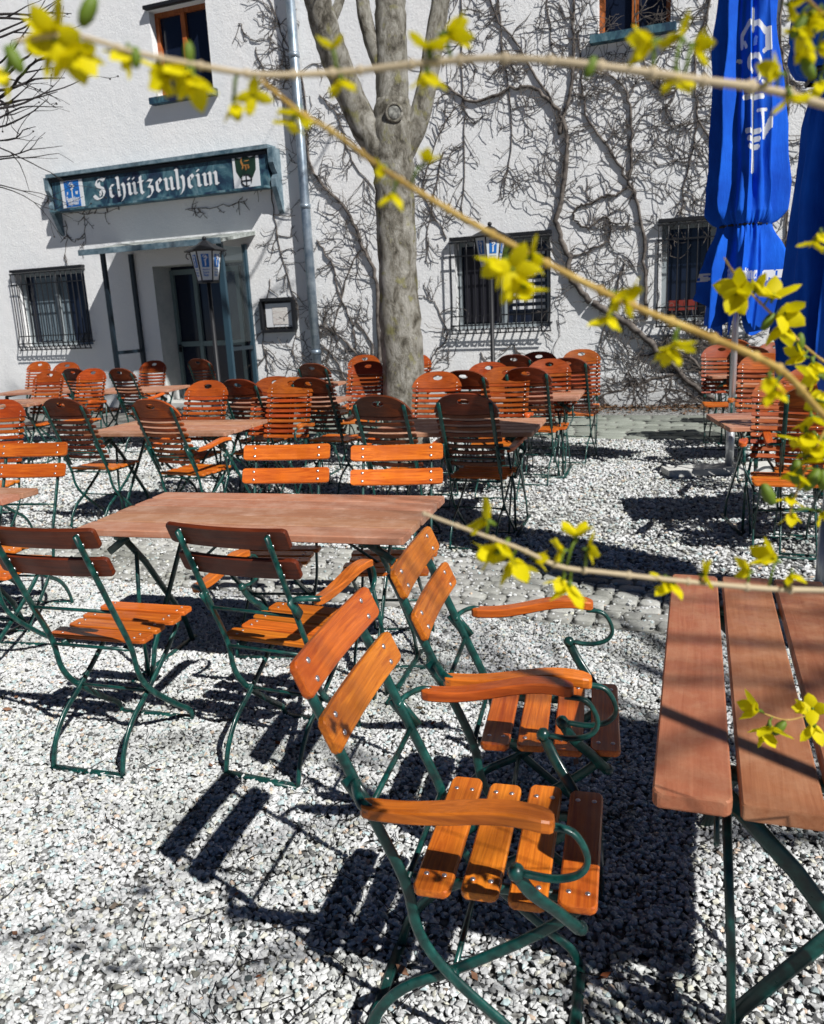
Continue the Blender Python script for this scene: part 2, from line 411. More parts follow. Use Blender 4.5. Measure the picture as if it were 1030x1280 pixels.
# cobbled strips parallel to the wall
def cobbles(name, d0, d1, s0, s1, cw, cl, z, palette):
    b = MB(); rows = int((d1 - d0) / cw); VV = []; FF = []; CC = []; o = 0
    for r in range(rows):
        s = s0 + rnd.uniform(0, .1)
        while s < s1:
            L = cl * rnd.uniform(.75, 1.3); w = cw - .012
            cx, cy = s + L / 2, d0 + cw * (r + .5) + rnd.uniform(-.006, .006); h = rnd.uniform(.0, .007) + z
            prof = [(1, -.03), (.985, .0), (.93, .005), (.70, .008)]
            vs = []
            for k, zz in prof:
                for q in range(12):
                    an = 2 * math.pi * (q + .5) / 12
                    ca, sa = math.cos(an), math.sin(an); e = .55
                    vs.append(wpt(cx + math.copysign(abs(ca) ** e, ca) * (L / 2 - .006) * k, cy + math.copysign(abs(sa) ** e, sa) * w / 2 * k, h + zz))
            vs.append(wpt(cx, cy, h + .009))
            for i in range(3):
                for q in range(12):
                    a_, b_, c_, d_ = i * 12 + q, i * 12 + (q + 1) % 12, (i + 1) * 12 + (q + 1) % 12, (i + 1) * 12 + q
                    FF.append((o + a_, o + c_, o + b_)); FF.append((o + a_, o + d_, o + c_))
            for q in range(12): FF.append((o + 36 + q, o + 48, o + 36 + (q + 1) % 12))
            VV += [tuple(v) for v in vs]; c = palette(); CC += [c] * 49; o += 49
            s += L
    ob = mesh_np(name, np.array(VV), np.array(FF), STONE, True, np.array(CC), kind='structure')
    return ob
def pcob():
    v = rnd.uniform(.42, .66); return (v, v * 1.0, v * .94)
def ppav():
    v = rnd.uniform(.26, .44); return (v * .93, v, v * .88)
strip('cobbled_path', 7.72, 8.72, -.008, BED).build('path_bed', kind='structure')
cobbles('cobbled_path', 7.78, 8.72, -7.5, 6.0, .10, .125, .004, pcob)
A = field(5200, 3.0, 8.5, 7.72, 8.72)
stones('gravel_stones', A, rs.uniform(.006, .013, len(A)), STONE, pal, zoff=.012, kind='stuff', label='loose gravel chips lying over the cobbled strip', category='gravel')
strip('paved_path', .85, 3.0, -.008, BED).build('path_bed', kind='structure')
cobbles('paved_path', .95, 2.95, -8, 9, .2, .30, -.004, ppav)

# leaf litter along the wall, plus dead twigs on the gravel
def flakes(name, n, gen, size, cols, label):
    V = []; F = []; C = []
    for i in range(n):
        p, zz = gen(); a = rnd.uniform(0, 6.28); s = size * rnd.uniform(.5, 1.4); tl = rnd.uniform(-.5, .5)
        u = Vector((math.cos(a), math.sin(a), tl * .6)); w = Vector((-math.sin(a), math.cos(a), rnd.uniform(-.5, .5)))
        q = Vector((p[0], p[1], zz)); o = len(V)
        V += [tuple(q + u * s), tuple(q + w * s * .5), tuple(q - u * s), tuple(q - w * s * .5)]
        F += [(o, o + 1, o + 2), (o, o + 2, o + 3)]
        c = rnd.choice(cols); C += [c] * 4
    return mesh_np(name, np.array(V), np.array(F), LEAF, False, np.array(C), kind='stuff', label=label, category='leaves')
def g1():
    s = rnd.uniform(-9, 9); d = abs(rnd.gauss(0, .35)) + .02
    return wpt(s, min(d, .95), 0), rnd.uniform(0, .05)
flakes('leaf_litter', 9000, g1, .03, [(.09, .045, .025), (.16, .08, .04), (.22, .13, .07), (.04, .03, .02)], 'brown fallen leaves gathered along the foot of the wall')
def g2():
    y = rnd.uniform(1.1, 3.4); return Vector((rnd.uniform(-1, 1) * (y * .6 + .3), y, 0)), .016
flakes('fallen_leaves', 60, g2, .016, [(.22, .07, .03), (.3, .16, .1), (.1, .08, .05)], 'a few small brown dead leaves lying on the near gravel')
tw = MB()
for i in range(230):
    y = 1.05 + rnd.random() ** 1.4 * 3.2; x = rnd.uniform(-1, .9) * (y * .58 + .1)
    if rnd.random() < .5: x = -abs(x) * rnd.uniform(.5, 1)
    a = rnd.uniform(0, 6.28); L = rnd.uniform(.04, .16); p = Vector((x, y, .014)); pts = [p]
    for k in range(4):
        a += rnd.gauss(0, .35); p = p + Vector((math.cos(a), math.sin(a), 0)) * L / 4; p.z = .014 + rnd.uniform(0, .007); pts.append(p)
    tw.sweep(pts, .0012, .0012, TWIG, n=4)
tw.build('dead_twigs', kind='stuff', label='thin dead twigs scattered over the near gravel', category='twigs')

# ------------------------------------------------------------------ building
bld = thing('guesthouse_building', 'white rough plastered house wall with barred windows and a recessed door', 'building', WP, WR)
# local frame: x right along wall, -y out of the wall, z up
wins = {}
def wrect(a, b, c, d):   # px corners tl,tr,br,bl
    q = [wall_sz(*k) for k in (a, b, c, d)]
    return ((q[0][0] + q[3][0]) / 2, (q[1][0] + q[2][0]) / 2, (q[2][1] + q[3][1]) / 2, (q[0][1] + q[1][1]) / 2)
w_left = wrect((20, 342), (105, 335), (116, 430), (32, 434))
w_mid = wrect((566, 303), (686, 293), (688, 408), (572, 412))
sR, _ = wall_sz(826, 340)
w_right = (sR, sR + (w_mid[1] - w_mid[0]) * .92, w_mid[2], w_mid[3] + .02)
w_up = wrect((188, 12), (258, 0), (265, 113), (195, 122))
a = wall_sz(747, 42); b_ = wall_sz(838, 34)
w_upr = (a[0], b_[0], (a[1] + b_[1]) / 2, (a[1] + b_[1]) / 2 + 1.5)
a = wall_sz(190, 332); b_ = wall_sz(300, 326)
w_door = (a[0], b_[0] + .15, 0, (a[1] + b_[1]) / 2)
print('WINS', w_left, w_mid, w_right, w_up, w_upr, w_door)
holes = [w_left, w_mid, w_right, w_up, w_upr, w_door]
S0, S1, ZT = -15.0, 13.0, 8.5
xs = sorted({S0, S1, *[h[0] for h in holes], *[h[1] for h in holes], *[S0 + 1.0 * k for k in range(1, 28)]})
zs = sorted({0, ZT, *[h[2] for h in holes], *[h[3] for h in holes]})
wb = MB()
def inhole(x, z): return any(h[0] < x < h[1] and h[2] < z < h[3] for h in holes)
for i in range(len(xs) - 1):
    for j in range(len(zs) - 1):
        if not inhole((xs[i] + xs[i + 1]) / 2, (zs[j] + zs[j + 1]) / 2):
            wb.add([(xs[i], 0, zs[j]), (xs[i + 1], 0, zs[j]), (xs[i + 1], 0, zs[j + 1]), (xs[i], 0, zs[j + 1])], [(0, 1, 2, 3)], PLASTER)
def reveal(h, dp, m):
    x0, x1, z0, z1 = h
    for q in (((x0, 0, z0), (x0, 0, z1), (x0, dp, z1), (x0, dp, z0)), ((x1, 0, z0), (x1, dp, z0), (x1, dp, z1), (x1, 0, z1)),
              ((x0, 0, z1), (x1, 0, z1), (x1, dp, z1), (x0, dp, z1)), ((x0, 0, z0), (x0, dp, z0), (x1, dp, z0), (x1, 0, z0))):
        wb.add(q, [(0, 1, 2, 3)], m)
for h in holes[:5]: reveal(h, .22, PLASTER)
reveal(w_door, .55, RENDERG)
# sides and top so the house is a solid block
wb.add([(S0, 0, 0), (S0, 0, ZT), (S0, 9, ZT), (S0, 9, 0)], [(0, 1, 2, 3)], PLASTER)
wb.add([(S1, 0, 0), (S1, 9, 0), (S1, 9, ZT), (S1, 0, ZT)], [(0, 1, 2, 3)], PLASTER)
wb.add([(S0, 9, 0), (S0, 9, ZT), (S1, 9, ZT), (S1, 9, 0)], [(0, 1, 2, 3)], PLASTER)
wb.build('wall', bld)
pl = MB(); ps = wall_sz(530, 460)[0]
pl.box(((ps + S1) / 2, -.012, .24), (S1 - ps, .05, .48), PLASTER); pl.build('plinth', bld)
rf = MB(); rf.add([(S0 - .3, -.6, ZT - .1), (S1 + .3, -.6, ZT - .1), (S1 + .3, 4.5, ZT + 3), (S0 - .3, 4.5, ZT + 3), (S1 + .3, 9.5, ZT), (S0 - .3, 9.5, ZT)], [(0, 1, 2, 3), (3, 2, 4, 5)],
                   mat('roof_tile_red', (.25, .08, .05), .9)); rf.build('roof', bld)
gut = MB()

def window(h, kind):
    x0, x1, z0, z1 = h; cx, cz = (x0 + x1) / 2, (z0 + z1) / 2; w, hh = x1 - x0, z1 - z0
    fm = FRAMEO if 'orange' in kind else FRAMEW
    f = MB(); t = .07
    for c, d in (((cx, .17, z0 + t / 2), (w, .06, t)), ((cx, .17, z1 - t / 2), (w, .06, t)), ((x0 + t / 2, .168, cz), (t, .06, hh - 2 * t)), ((x1 - t / 2, .168, cz), (t, .06, hh - 2 * t)), ((cx, .165, cz), (.08, .06, hh - 2 * t))):
        f.box(c, d, fm)
    fo = f.build('window', bld)
    if 'orange' in kind: fo['label'] = 'window with weathered orange wooden frame on the upper floor'
    g_ = MB(); g_.box((cx, .20, cz), (w - .02, .01, hh - .02), GLASS); g_.build('pane', fo)
    if 'curtain' in kind:
        c = MB()
        c.box((x0 + w * .30, .192, cz), (w * .30, .004, hh * .86), CURTAIN)
        c.box((x0 + w * .57, .1925, cz - .02), (w * .14, .004, hh * .86), CURTAIN); c.build('curtain', fo)
    if 'louvre' in kind:
        c = MB()
        for k in range(9):
            c.box((x0 + w * .76, .155, z0 + hh * (.22 + .075 * k)), (w * .34, .012, hh * .035), WHITE)
        c.build('blind', fo)
        c = MB(); c.box((x0 + w * .26, .14, cz), (w * .36, .02, hh * .84), mat('dark_shutter', (.012, .012, .02), .6)); c.build('shutter', fo)
    if 'box' in kind:
        c = MB(); c.box((x0 + .3, .1, z0 + .22), (.38, .1, .14), RED)
        c.box((x0 + .75, .12, z0 + .17), (.3, .05, .3), mat('pale_blue_card', (.2, .4, .55), .7)); c.build('flower_box', fo)
    if 'grille' in kind:
        g2_ = MB(); o = -.10; k = int(w / .115)
        for i in range(k + 1):
            x = x0 - .03 + (w + .06) * i / k
            # bars bulge outward near the bottom
            pts = [(x, o, z1 - .01), (x, o, cz), (x, o - .01, z0 + .22), (x, o - .05, z0 + .06), (x, o, z0 - .07)]
            g2_.sweep(catmull(pts, 3), .011, .011, BLACK, n=4)
        for zz in (z1 - .02, z1 - .22, z0 + .20, z0 + .06, z0 - .06):
            g2_.box((cx, o - .006 - (.03 if zz < z0 + .1 else 0), zz), (w + .1, .012, .02), BLACK)
        for x in (x0 - .03, x1 + .03):
            for zz in (z1 - .02, z0 + .06): g2_.box((x, o / 2, zz), (.02, -o, .02), BLACK)
        kk = 0
        while kk < k * 2:   # small scrolls on the bottom rails
            g2_.ball((x0 + w * (kk + .5) / (k * 2), o - .03, z0 - .0), .016, BLACK, nu=5, nv=3); kk += 1
        g2_.build('grille', fo)
    if 'lintel' in kind:
        l = MB(); l.box((cx, -.05, z1 + .035), (w + .08, .1, .05), BLACK); l.build('lintel', fo)
    if 'sill' in kind:
        l = MB(); l.box((cx, -.05, z0 - .06), (w + .16, .2, .1), SLATE); l.build('sill', fo)
window(w_left, 'grille curtain lintel'); window(w_mid, 'grille louvre lintel'); window(w_right, 'grille lintel box')
window(w_up, 'orange sill lintel'); window(w_upr, 'orange sill')
# door
x0, x1, z0, z1 = w_door
dr = MB(); dx0 = wall_sz(214, 335, -.5)[0]; dx1 = wall_sz(296, 330, -.5)[0]; DT = z1 - .06
GLD = FRAMEG = mat('faded_green_door_frame', (.20, .27, .27), .6)
for xx in (dx0, dx0 + (dx1 - dx0) * .36, dx1): dr.box((xx, .5, DT / 2), (.08, .07, DT), GLD)
for zz in (DT - .04, 1.12, .12): dr.box(((dx0 + dx1) / 2, .502, zz), (dx1 - dx0 - .08, .06, .09), GLD)
door = dr.build('door', bld)
p = MB(); p.box(((x0 + x1) / 2, .53, z1 / 2), (x1 - x0 - .004, .02, z1 - .004), GLASS); p.build('pane', door)
p = MB(); p.box((dx0 + .05, .44, 1.05), (.03, .06, .14), BLACK); p.sweep([(dx0 + .05, .4, 1.08), (dx0 + .16, .4, 1.08)], .01, .01, BLACK); p.build('handle', door)
p = MB(); p.box(((x0 + x1) / 2, .1, .06), (x1 - x0 - .02, .9, .12), CONC); p.build('doorstep', bld)
# downpipe
pa = wall_sz(363, -40, .12); pb_ = wall_sz(393, 452, .12); pm = (pa[0] + pb_[0]) / 2
dp = MB(); dp.sweep([(pm, -.12, 0.05), (pm, -.12, 3), (pm, -.12, ZT - .2)], .075, .075, ZINC, n=16)
for zz in (.9, 3.2, 5.4): dp.sweep([(pm, -.12, zz), (pm, -.12, zz + .07)], .086, .086, ZINC, n=16); dp.box((pm, -.04, zz + .03), (.05, .1, .03), ZINC)
dp.build('downpipe', bld)

# ------------------------------------------------------------------ blackletter strokes
def nib_strokes(mb, strokes, place, m, nx=.085, nz=.07, lift=0, sub=1):
    k = 0
    for st in strokes:
        for i in range(len(st) - 1):
            for q in range(sub):
                a = (st[i][0] + (st[i + 1][0] - st[i][0]) * q / sub, st[i][1] + (st[i + 1][1] - st[i][1]) * q / sub)
                b = (st[i][0] + (st[i + 1][0] - st[i][0]) * (q + 1) / sub, st[i][1] + (st[i + 1][1] - st[i][1]) * (q + 1) / sub)
                k += 1; e = lift + (k % 23) * .00022
                vs = [place(a[0] - nx, a[1] - nz, e), place(a[0] + nx, a[1] + nz, e), place(b[0] + nx, b[1] + nz, e), place(b[0] - nx, b[1] - nz, e)]
                mb.add(vs, [(0, 1, 2, 3)], m)
def MN(x, top=.88, bot=.14): return [[(x - .09, top + .0), (x, top - .09), (x, bot + .02), (x + .11, bot - .06)]]
GL = {
 'i': (.36, MN(.16) + [[(.13, 1.16), (.19, 1.10)]]),
 'n': (.68, MN(.16) + [[(.2, .72), (.42, .92), (.50, .80), (.50, .14), (.61, .08)]]),
 'm': (1.0, MN(.16) + [[(.2, .72), (.40, .92), (.48, .80), (.48, .08)]] + [[(.52, .72), (.74, .92), (.82, .80), (.82, .14), (.93, .08)]]),
 'u': (.68, MN(.16) + [[(.2, .08), (.46, .26)]] + MN(.50)),
 'ü': (.68, MN(.16) + [[(.2, .08), (.46, .26)]] + MN(.50) + [[(.15, 1.2), (.2, 1.13)], [(.45, 1.2), (.5, 1.13)]]),
 'e': (.54, [[(.3, .92), (.14, .78), (.14, .2), (.28, .04), (.44, .18)], [(.3, .92), (.42, .74), (.2, .50)]]),
 'c': (.50, [[(.26, .9), (.14, .74), (.14, .2), (.27, .04), (.42, .18)], [(.24, .9), (.38, .84)]]),
 'h': (.68, [[(.08, 1.42), (.16, 1.32), (.16, .12), (.22, .06)], [(.2, .72), (.42, .92), (.52, .74), (.52, .2), (.44, -.1), (.3, -.3)]]),
 't': (.46, [[(.2, 1.25), (.2, .2), (.3, .04), (.40, .14)], [(.04, .88), (.38, .88)]]),
 'z': (.56, [[(.1, .86), (.22, .92), (.44, .86), (.2, .5), (.4, .42), (.42, .1), (.22, -.22), (.06, -.2)]]),
 'S': (.98, [[(.80, 1.28), (.62, 1.44), (.34, 1.36), (.24, 1.12), (.36, .92), (.66, .74), (.74, .42), (.6, .12), (.3, .02), (.08, .16)],
             [(.44, 1.18), (.44, .84)], [(.48, .6), (.48, .24)], [(.62, 1.34), (.88, 1.40)], [(.02, .30), (.2, .12)]]),
 'A': (.9, [[(.12, 1.1), (.3, 1.35), (.5, 1.2), (.72, 1.3), (.72, .1), (.84, .04)], [(.34, 1.2), (.3, .3), (.08, .02)], [(.2, .62), (.7, .62)]]),
 'g': (.62, [[(.3, .92), (.14, .78), (.14, .22), (.28, .06), (.46, .2)], [(.3, .92), (.5, .86), (.5, -.1), (.3, -.32), (.1, -.22)]]),
 's': (.52, [[(.42, .82), (.26, .92), (.14, .72), (.4, .4), (.36, .1), (.1, .06)]]),
 'r': (.46, MN(.16) + [[(.2, .74), (.32, .9), (.42, .8)]]),
}
def word(txt, x, sc, place, mb, m, space=0, lift=0, sub=1, nx=.085):
    for ch in txt:
        w_, st = GL[ch]
        nib_strokes(mb, [[(p_[0] * sc + x, p_[1] * sc) for p_ in s_] for s_ in st], place, m, nx * sc, .07 * sc, lift, sub)
        x += (w_ + space) * sc
    return x
def txt_w(t, space=0): return sum(GL[c][0] + space for c in t)

# crozier emblem in a unit cell, centre origin, height 1
def crozier(mb, place, m, sc, lift, th=.035, sub=1):
    st = [[(0, -.5), (0, .12)]]
    sp = [(math.cos(a) * r_, .27 + math.sin(a) * r_) for a, r_ in [(-1.57 + k * .6, .16 - .012 * k) for k in range(11)]]
    st.append(sp)
    for k in range(7):
        a = 2.6 - k * .72
        st.append([(math.cos(a) * .17, .27 + math.sin(a) * .17), (math.cos(a) * .23, .27 + math.sin(a) * .23)])
    st.append([(-.09, .06), (.09, .06)])
    nib_strokes(mb, [[(p_[0] * sc, p_[1] * sc) for p_ in s_] for s_ in st], place, m, th * sc, th * sc * .8, lift, sub)

# ------------------------------------------------------------------ sign
a = wall_sz(66, 222, .2); b_ = wall_sz(333, 190, .2); c_ = wall_sz(336, 234, .2); d_ = wall_sz(66, 262, .2)
sx0, sx1 = (a[0] + d_[0]) / 2, (b_[0] + c_[0]) / 2; sz0 = (c_[1] + d_[1]) / 2; sz1 = (a[1] + b_[1]) / 2
print('SIGN', a, b_, c_, d_)
sw, sh = sx1 - sx0, sz1 - sz0; so = wpt(sx0, 0, sz0)
sign = thing('guesthouse_sign', 'long weathered teal sign board with white blackletter name above the door', 'sign', so, WR)
b = MB(); b.box((sw / 2, -.11, sh / 2), (sw, .16, sh), SLATE); b.build('board', sign)
b = MB()
b.box((sw / 2, -.13, sh + .05), (sw + .12, .26, .06), SLATEL); b.box((sw / 2, -.205, sh - .03), (sw, .02, .05), BLACK)
b.box((sw / 2, -.20, -.02), (sw + .02, .22, .035), SLATE)
b.build('frame', sign)
for sx in (-.09, sw + .09):
    b = MB(); prof = [(0, -.42), (-.05, -.36), (-.13, -.16), (-.20, -.02), (-.2, .10), (-.13, .18), (-.19, .25), (-.24, .34), (-.24, sh + .03), (0, sh + .03)]
    n2 = len(prof); vs = [(sx - .045, y_, z_) for y_, z_ in prof] + [(sx + .045, y_, z_) for y_, z_ in prof]
    b.add(vs, [tuple(range(n2)), tuple(range(2 * n2 - 1, n2 - 1, -1))] + [(i, n2 + i, n2 + (i + 1) % n2, (i + 1) % n2) for i in range(n2)], SLATEL)
    b.build('bracket', sign)
FR = -.192
b = MB(); tx0, tx1 = .205 * sw, .795 * sw
sc_ = (tx1 - tx0) / txt_w('Schützenheim', .03)
xh = sh * .44
def pl_sign(x, z, e): return (x, FR - e, z)
def pl_s2(x, z, e): return (tx0 + x, FR - .004 - e, sh * .19 + z * xh / sc_)
word('Schützenheim', 0, sc_, pl_s2, b, WHITE, .03); b.build('lettering', sign)
b = MB(); ex0, ex1 = .045 * sw, .155 * sw; ec = (ex0 + ex1) / 2
b.box((ec, FR, sh * .47), (ex1 - ex0, .012, sh * .86), WHITE); b.box((ec, FR - .006, sh * .47), ((ex1 - ex0) * .68, .008, sh * .82), LBLUE)
crozier(b, lambda x, z, e: (ec + x, FR - .012 - e, sh * .58 + z), WHITE, sh * .5, 0, .05)
for sgn, st in ((-1, [[(.0, .5), (.0, .1), (-.12, .0), (-.2, .1)]]), (1, [[(-.2, .5), (-.1, 0), (0, .4), (.1, 0), (.2, .5)]])):
    nib_strokes(b, [[(p_[0] * .1 + sgn * .105, p_[1] * .1) for p_ in s_] for s_ in st], lambda x, z, e: (ec + x, FR - .012 - e, sh * .44 + z), WHITE, .012, .006)
for k, t in enumerate(('Augustiner',)):
    ww = txt_w(t); word(t, 0, (ex1 - ex0) * .62 / ww, lambda x, z, e: (ec - (ex1 - ex0) * .31 + x, FR - .012 - e, sh * .22 + z * 1.3), b, WHITE, nx=.12)
    word('Austern'[:0] or 'Augustiner', 0, (ex1 - ex0) * .5 / ww, lambda x, z, e: (ec - (ex1 - ex0) * .25 + x, FR - .012 - e, sh * .11 + z * 1.3), b, WHITE, nx=.12)
b.build('emblem', sign)
b = MB(); ex0, ex1 = .855 * sw, .965 * sw; ec = (ex0 + ex1) / 2; cw = ex1 - ex0
b.box((ec, FR, sh * .47), (cw, .012, sh * .88), WHITE)
shd = [(-.42, .42), (-.2, .36), (0, .44), (.2, .36), (.42, .42), (.4, -.05), (.25, -.3), (0, -.42), (-.25, -.3), (-.4, -.05)]
b.add([(ec + x * cw * .95, FR - .009, sh * .55 + z * sh * .86) for x, z in shd], [tuple(range(10))], GREENB)
nib_strokes(b, [[(-.12, -.02), (-.1, .08), (.1, .08), (.12, -.02)], [(-.1, .08), (-.16, .2), (-.12, .3)], [(0, .08), (.02, -.06)], [(-.02, .2), (.14, .2)]], lambda x, z, e: (ec + x * cw, FR - .012 - e, sh * .58 + z * sh), GOLD, .03, .015)
ring = [(math.cos(k * .5236) * .2, math.sin(k * .5236) * .2) for k in range(13)]
b.add([(ec + x * cw * 1.1, FR - .010, sh * .22 + z * sh * .9) for x, z in ring[:-1]], [tuple(range(12))], WHITE)
nib_strokes(b, [ring, [(-.2, 0), (.2, 0)], [(0, -.2), (0, .2)]], lambda x, z, e: (ec + x * cw, FR - .014 - e, sh * .22 + z * sh * .85), BLACK, .022, .022)
b.build('crest', sign)

# ------------------------------------------------------------------ entrance porch
pL = wall_sz(175, 400)[0]; pR = wall_sz(315, 400)[0]; PO = .75; zt = wall_sz(165, 318)[1]; print('PORCH', pL, pR, zt)
po = wpt((pL + pR) / 2, 0, 0); pw = (pR - pL)
porch = thing('entrance_porch', 'dark metal entrance porch with mossy flat roof and glazed sides at the door', 'porch', po, WR)
PM = mat('porch_dark_metal', (.016, .028, .04), .45)
for i, (x, y) in enumerate(((-pw / 2, -.04), (-pw / 2, -PO), (pw / 2, -.04), (pw / 2, -PO))):
    b = MB(); wd = .07 if x < 0 else (.07 if i == 2 else .10)
    b.box((x, y, zt / 2), (wd, .06, zt), PM if x < 0 else mat('porch_blue_metal%d' % i, (.03, .07, .10), .45)); b.build('post', porch)
for sgn in (-1, 1):
    b = MB(); b.box((sgn * pw / 2, -PO / 2, 1.05), (.05, PO - .12, .06), PM); b.build('rail', porch)
    b = MB(); b.box((sgn * pw / 2, -PO / 2, .1), (.05, PO - .12, .06), PM); b.build('rail', porch)
GP = mat('porch_glass', (.75, .85, .88), .04); GP.node_tree.nodes['Principled BSDF'].inputs['Transmission Weight'].default_value = .96
GP.node_tree.nodes['Principled BSDF'].inputs['IOR'].default_value = 1.02
b = MB(); b.box((pw / 2, -PO / 2, (zt + 1.1) / 2), (.008, PO - .16, zt - 1.2), GP); b.build('side_panel', porch)
b = MB()
MOSS = mat('mossy_roof', (.13, .17, .15), .9, .2, 0, 0, lambda n, bb: n.links.new(ramp(n, noise(n, coords(n), 7, 8, .75), [(.36, (.12, .13, .12)), (.5, (.34, .37, .35)), (.66, (.62, .66, .65))]), bb.inputs['Base Color']))
pr = pw / 2 + .22; b.add([(-pr, 0, zt + .20), (pr, 0, zt + .20), (pr, -PO - .3, zt + .02), (-pr, -PO - .3, zt + .02),
                          (-pr, 0, zt + .14), (pr, 0, zt + .14), (pr, -PO - .3, zt - .03), (-pr, -PO - .3, zt - .03)],
                         [(0, 1, 2, 3)[::-1], (4, 5, 6, 7), (0, 3, 7, 4), (1, 5, 6, 2), (3, 2, 6, 7), (0, 4, 5, 1)], MOSS)
b.build('roof', porch)
b = MB(); b.box((0, -PO - .31, zt - .005), (pw + .46, .03, .09), SLATEL); b.build('fascia', porch)

# ------------------------------------------------------------------ notice box
a = wall_sz(325, 376, .08); b_ = wall_sz(365, 372, .08); c_ = wall_sz(367, 413, .08)
nbw, nbh = b_[0] - a[0], (a[1] + b_[1]) / 2 - c_[1]; no = wpt((a[0] + b_[0]) / 2, 0, c_[1] + nbh / 2)
nb = thing('notice_box', 'small dark framed menu box hanging on the wall left of the downpipe', 'notice box', no, WR)
b = MB()
for c, d in (((0, -.05, nbh / 2), (nbw, .1, .05)), ((0, -.05, -nbh / 2), (nbw, .1, .05)), ((-nbw / 2, -.05, 0), (.05, .098, nbh - .05)), ((nbw / 2, -.05, 0), (.05, .098, nbh - .05)), ((0, -.01, 0), (nbw - .05, .02, nbh - .05))): b.box(c, d, BLACK)
b.build('frame', nb)
b = MB(); b.box((0, -.03, 0), (nbw * .8, .006, nbh * .74), WHITE); b.box((.03, -.036, -.01), (nbw * .46, .006, nbh * .55), PAPER); b.build('menu', nb)

# ------------------------------------------------------------------ lanterns
def lantern(pxt, pyt, pxb, label, fwd):
    top = D(pxt, pyt, fwd); base = Vector((top.x, top.y, 0)); zt_ = top.z
    t = thing('street_lantern', label, 'lantern', base, WR, 'lanterns on posts before the wall')
    b = MB(); b.sweep([(0, 0, 0), (0, 0, .3), (0, 0, .32), (0, 0, zt_ - .42)], [.045, .045, .028, .024], [.045, .045, .028, .024], BLACK, n=12); b.build('post', t)
    H = .42; zb = zt_ - .50
    b = MB()
    def hexr(r_, z_): return [(r_ * math.cos(k * math.pi / 3 + .52), r_ * math.sin(k * math.pi / 3 + .52), z_) for k in range(6)]
    b.loft([hexr(.125, zb), hexr(.185, zb + .34)], PANEL, False)
    for k in range(6):
        a_ = k * math.pi / 3 + .52
        b.sweep([(.127 * math.cos(a_), .127 * math.sin(a_), zb), (.188 * math.cos(a_), .188 * math.sin(a_), zb + .34)], .008, .008, BLACK, n=4)
    b.build('lamp_shade', t)
    b = MB(); b.loft([hexr(.25, zb + .335), hexr(.255, zb + .35), hexr(.10, zb + .42), hexr(.06, zb + .45), hexr(.02, zb + .47)], BLACK, False)
    b.ball((0, 0, zb + .49), .028, BLACK)
    for sgn in (-1, 1):
        b.sweep(catmull([(sgn * .2, 0, zb + .3), (sgn * .27, 0, zb + .33), (sgn * .29, 0, zb + .29), (sgn * .26, 0, zb + .26)], 4), .006, .006, BLACK, n=5)
    b.build('cap', t)
    b = MB(); b.loft([hexr(.135, zb - .03), hexr(.135, zb)], BLACK, False); b.build('collar', t)
    b = MB()
    for k in (4, 3, 5):    # printed faces toward the terrace
        am = (k + .5) * math.pi / 3 + .52; ap = .866
        def plc(x, z, e, am=am):
            r_ = (.125 + .06 * (z + .0) / .34) * ap + .004 + e
            return (r_ * math.cos(am) - x * math.sin(am), r_ * math.sin(am) + x * math.cos(am), zb + z)
        b.add([plc(-.042, .15, 0), plc(.042, .15, 0), plc(.046, .30, 0), plc(-.046, .30, 0)], [(0, 1, 2, 3)], LBLUE)
        crozier(b, lambda x, z, e: plc(x, .23 + z, .003 + e), WHITE, .13, 0, .06)
        for r_ in range(3):
            word('Augustiner'[:10 - r_ * 3], 0, .082 / txt_w('Augustiner'[:10 - r_ * 3]) * (1 - .1 * r_), lambda x, z, e, r_=r_: plc(x - .042, .115 - r_ * .035 + z, .002 + e), b, LBLUE, nx=.1)
    b.build('emblem', t)
    return t
PANEL = mat('opal_lantern_panel', (.72, .78, .82), .4)
lantern(255, 297, 0, 'black iron lantern on a post in front of the entrance door', 10.5)
lantern(612, 279, 0, 'black iron lantern on a post in front of the middle barred window', 10.3)

# ------------------------------------------------------------------ trees
def trunk_path(pts, k=6):
    q = catmull([p_[0] for p_ in pts], k); rr = []
    for i in range(len(pts) - 1):
        for j in range(k): rr.append(pts[i][1] + (pts[i + 1][1] - pts[i][1]) * j / k)
    rr.append(pts[-1][1]); return q, rr
def limb(mb, pts, m, n=20, k=6, rough=.05):
    q, rr = trunk_path(pts, k)
    r2 = [r_ * (1 + rnd.uniform(-rough, rough)) for r_ in rr]
    mb.sweep(q, r2, [r_ * (1 + rnd.uniform(-rough, rough)) for r_ in r2], m, n=n)
TD = 8.6
def T(px, py, dy=0): return D(px, py, TD + dy)
b0 = T(507, 520); b0.z = 0
tree = thing('courtyard_tree', 'grey barked tree with three rising limbs standing before the wall', 'tree', (b0.x, b0.y, 0))
off = Vector((b0.x, b0.y, 0))
def TT(px, py, dy=0): return T(px, py, dy) - off
b = MB()
limb(b, [(Vector((0, 0, -.1)), .30), (Vector((0, 0, .12)), .25), (TT(505, 470), .215), (TT(500, 400), .205), (TT(497, 330), .198), (TT(494, 260), .192), (TT(492, 200), .20), (TT(491, 160), .20), (TT(491, 125), .165)], BARK, 28)
b.build('trunk', tree)
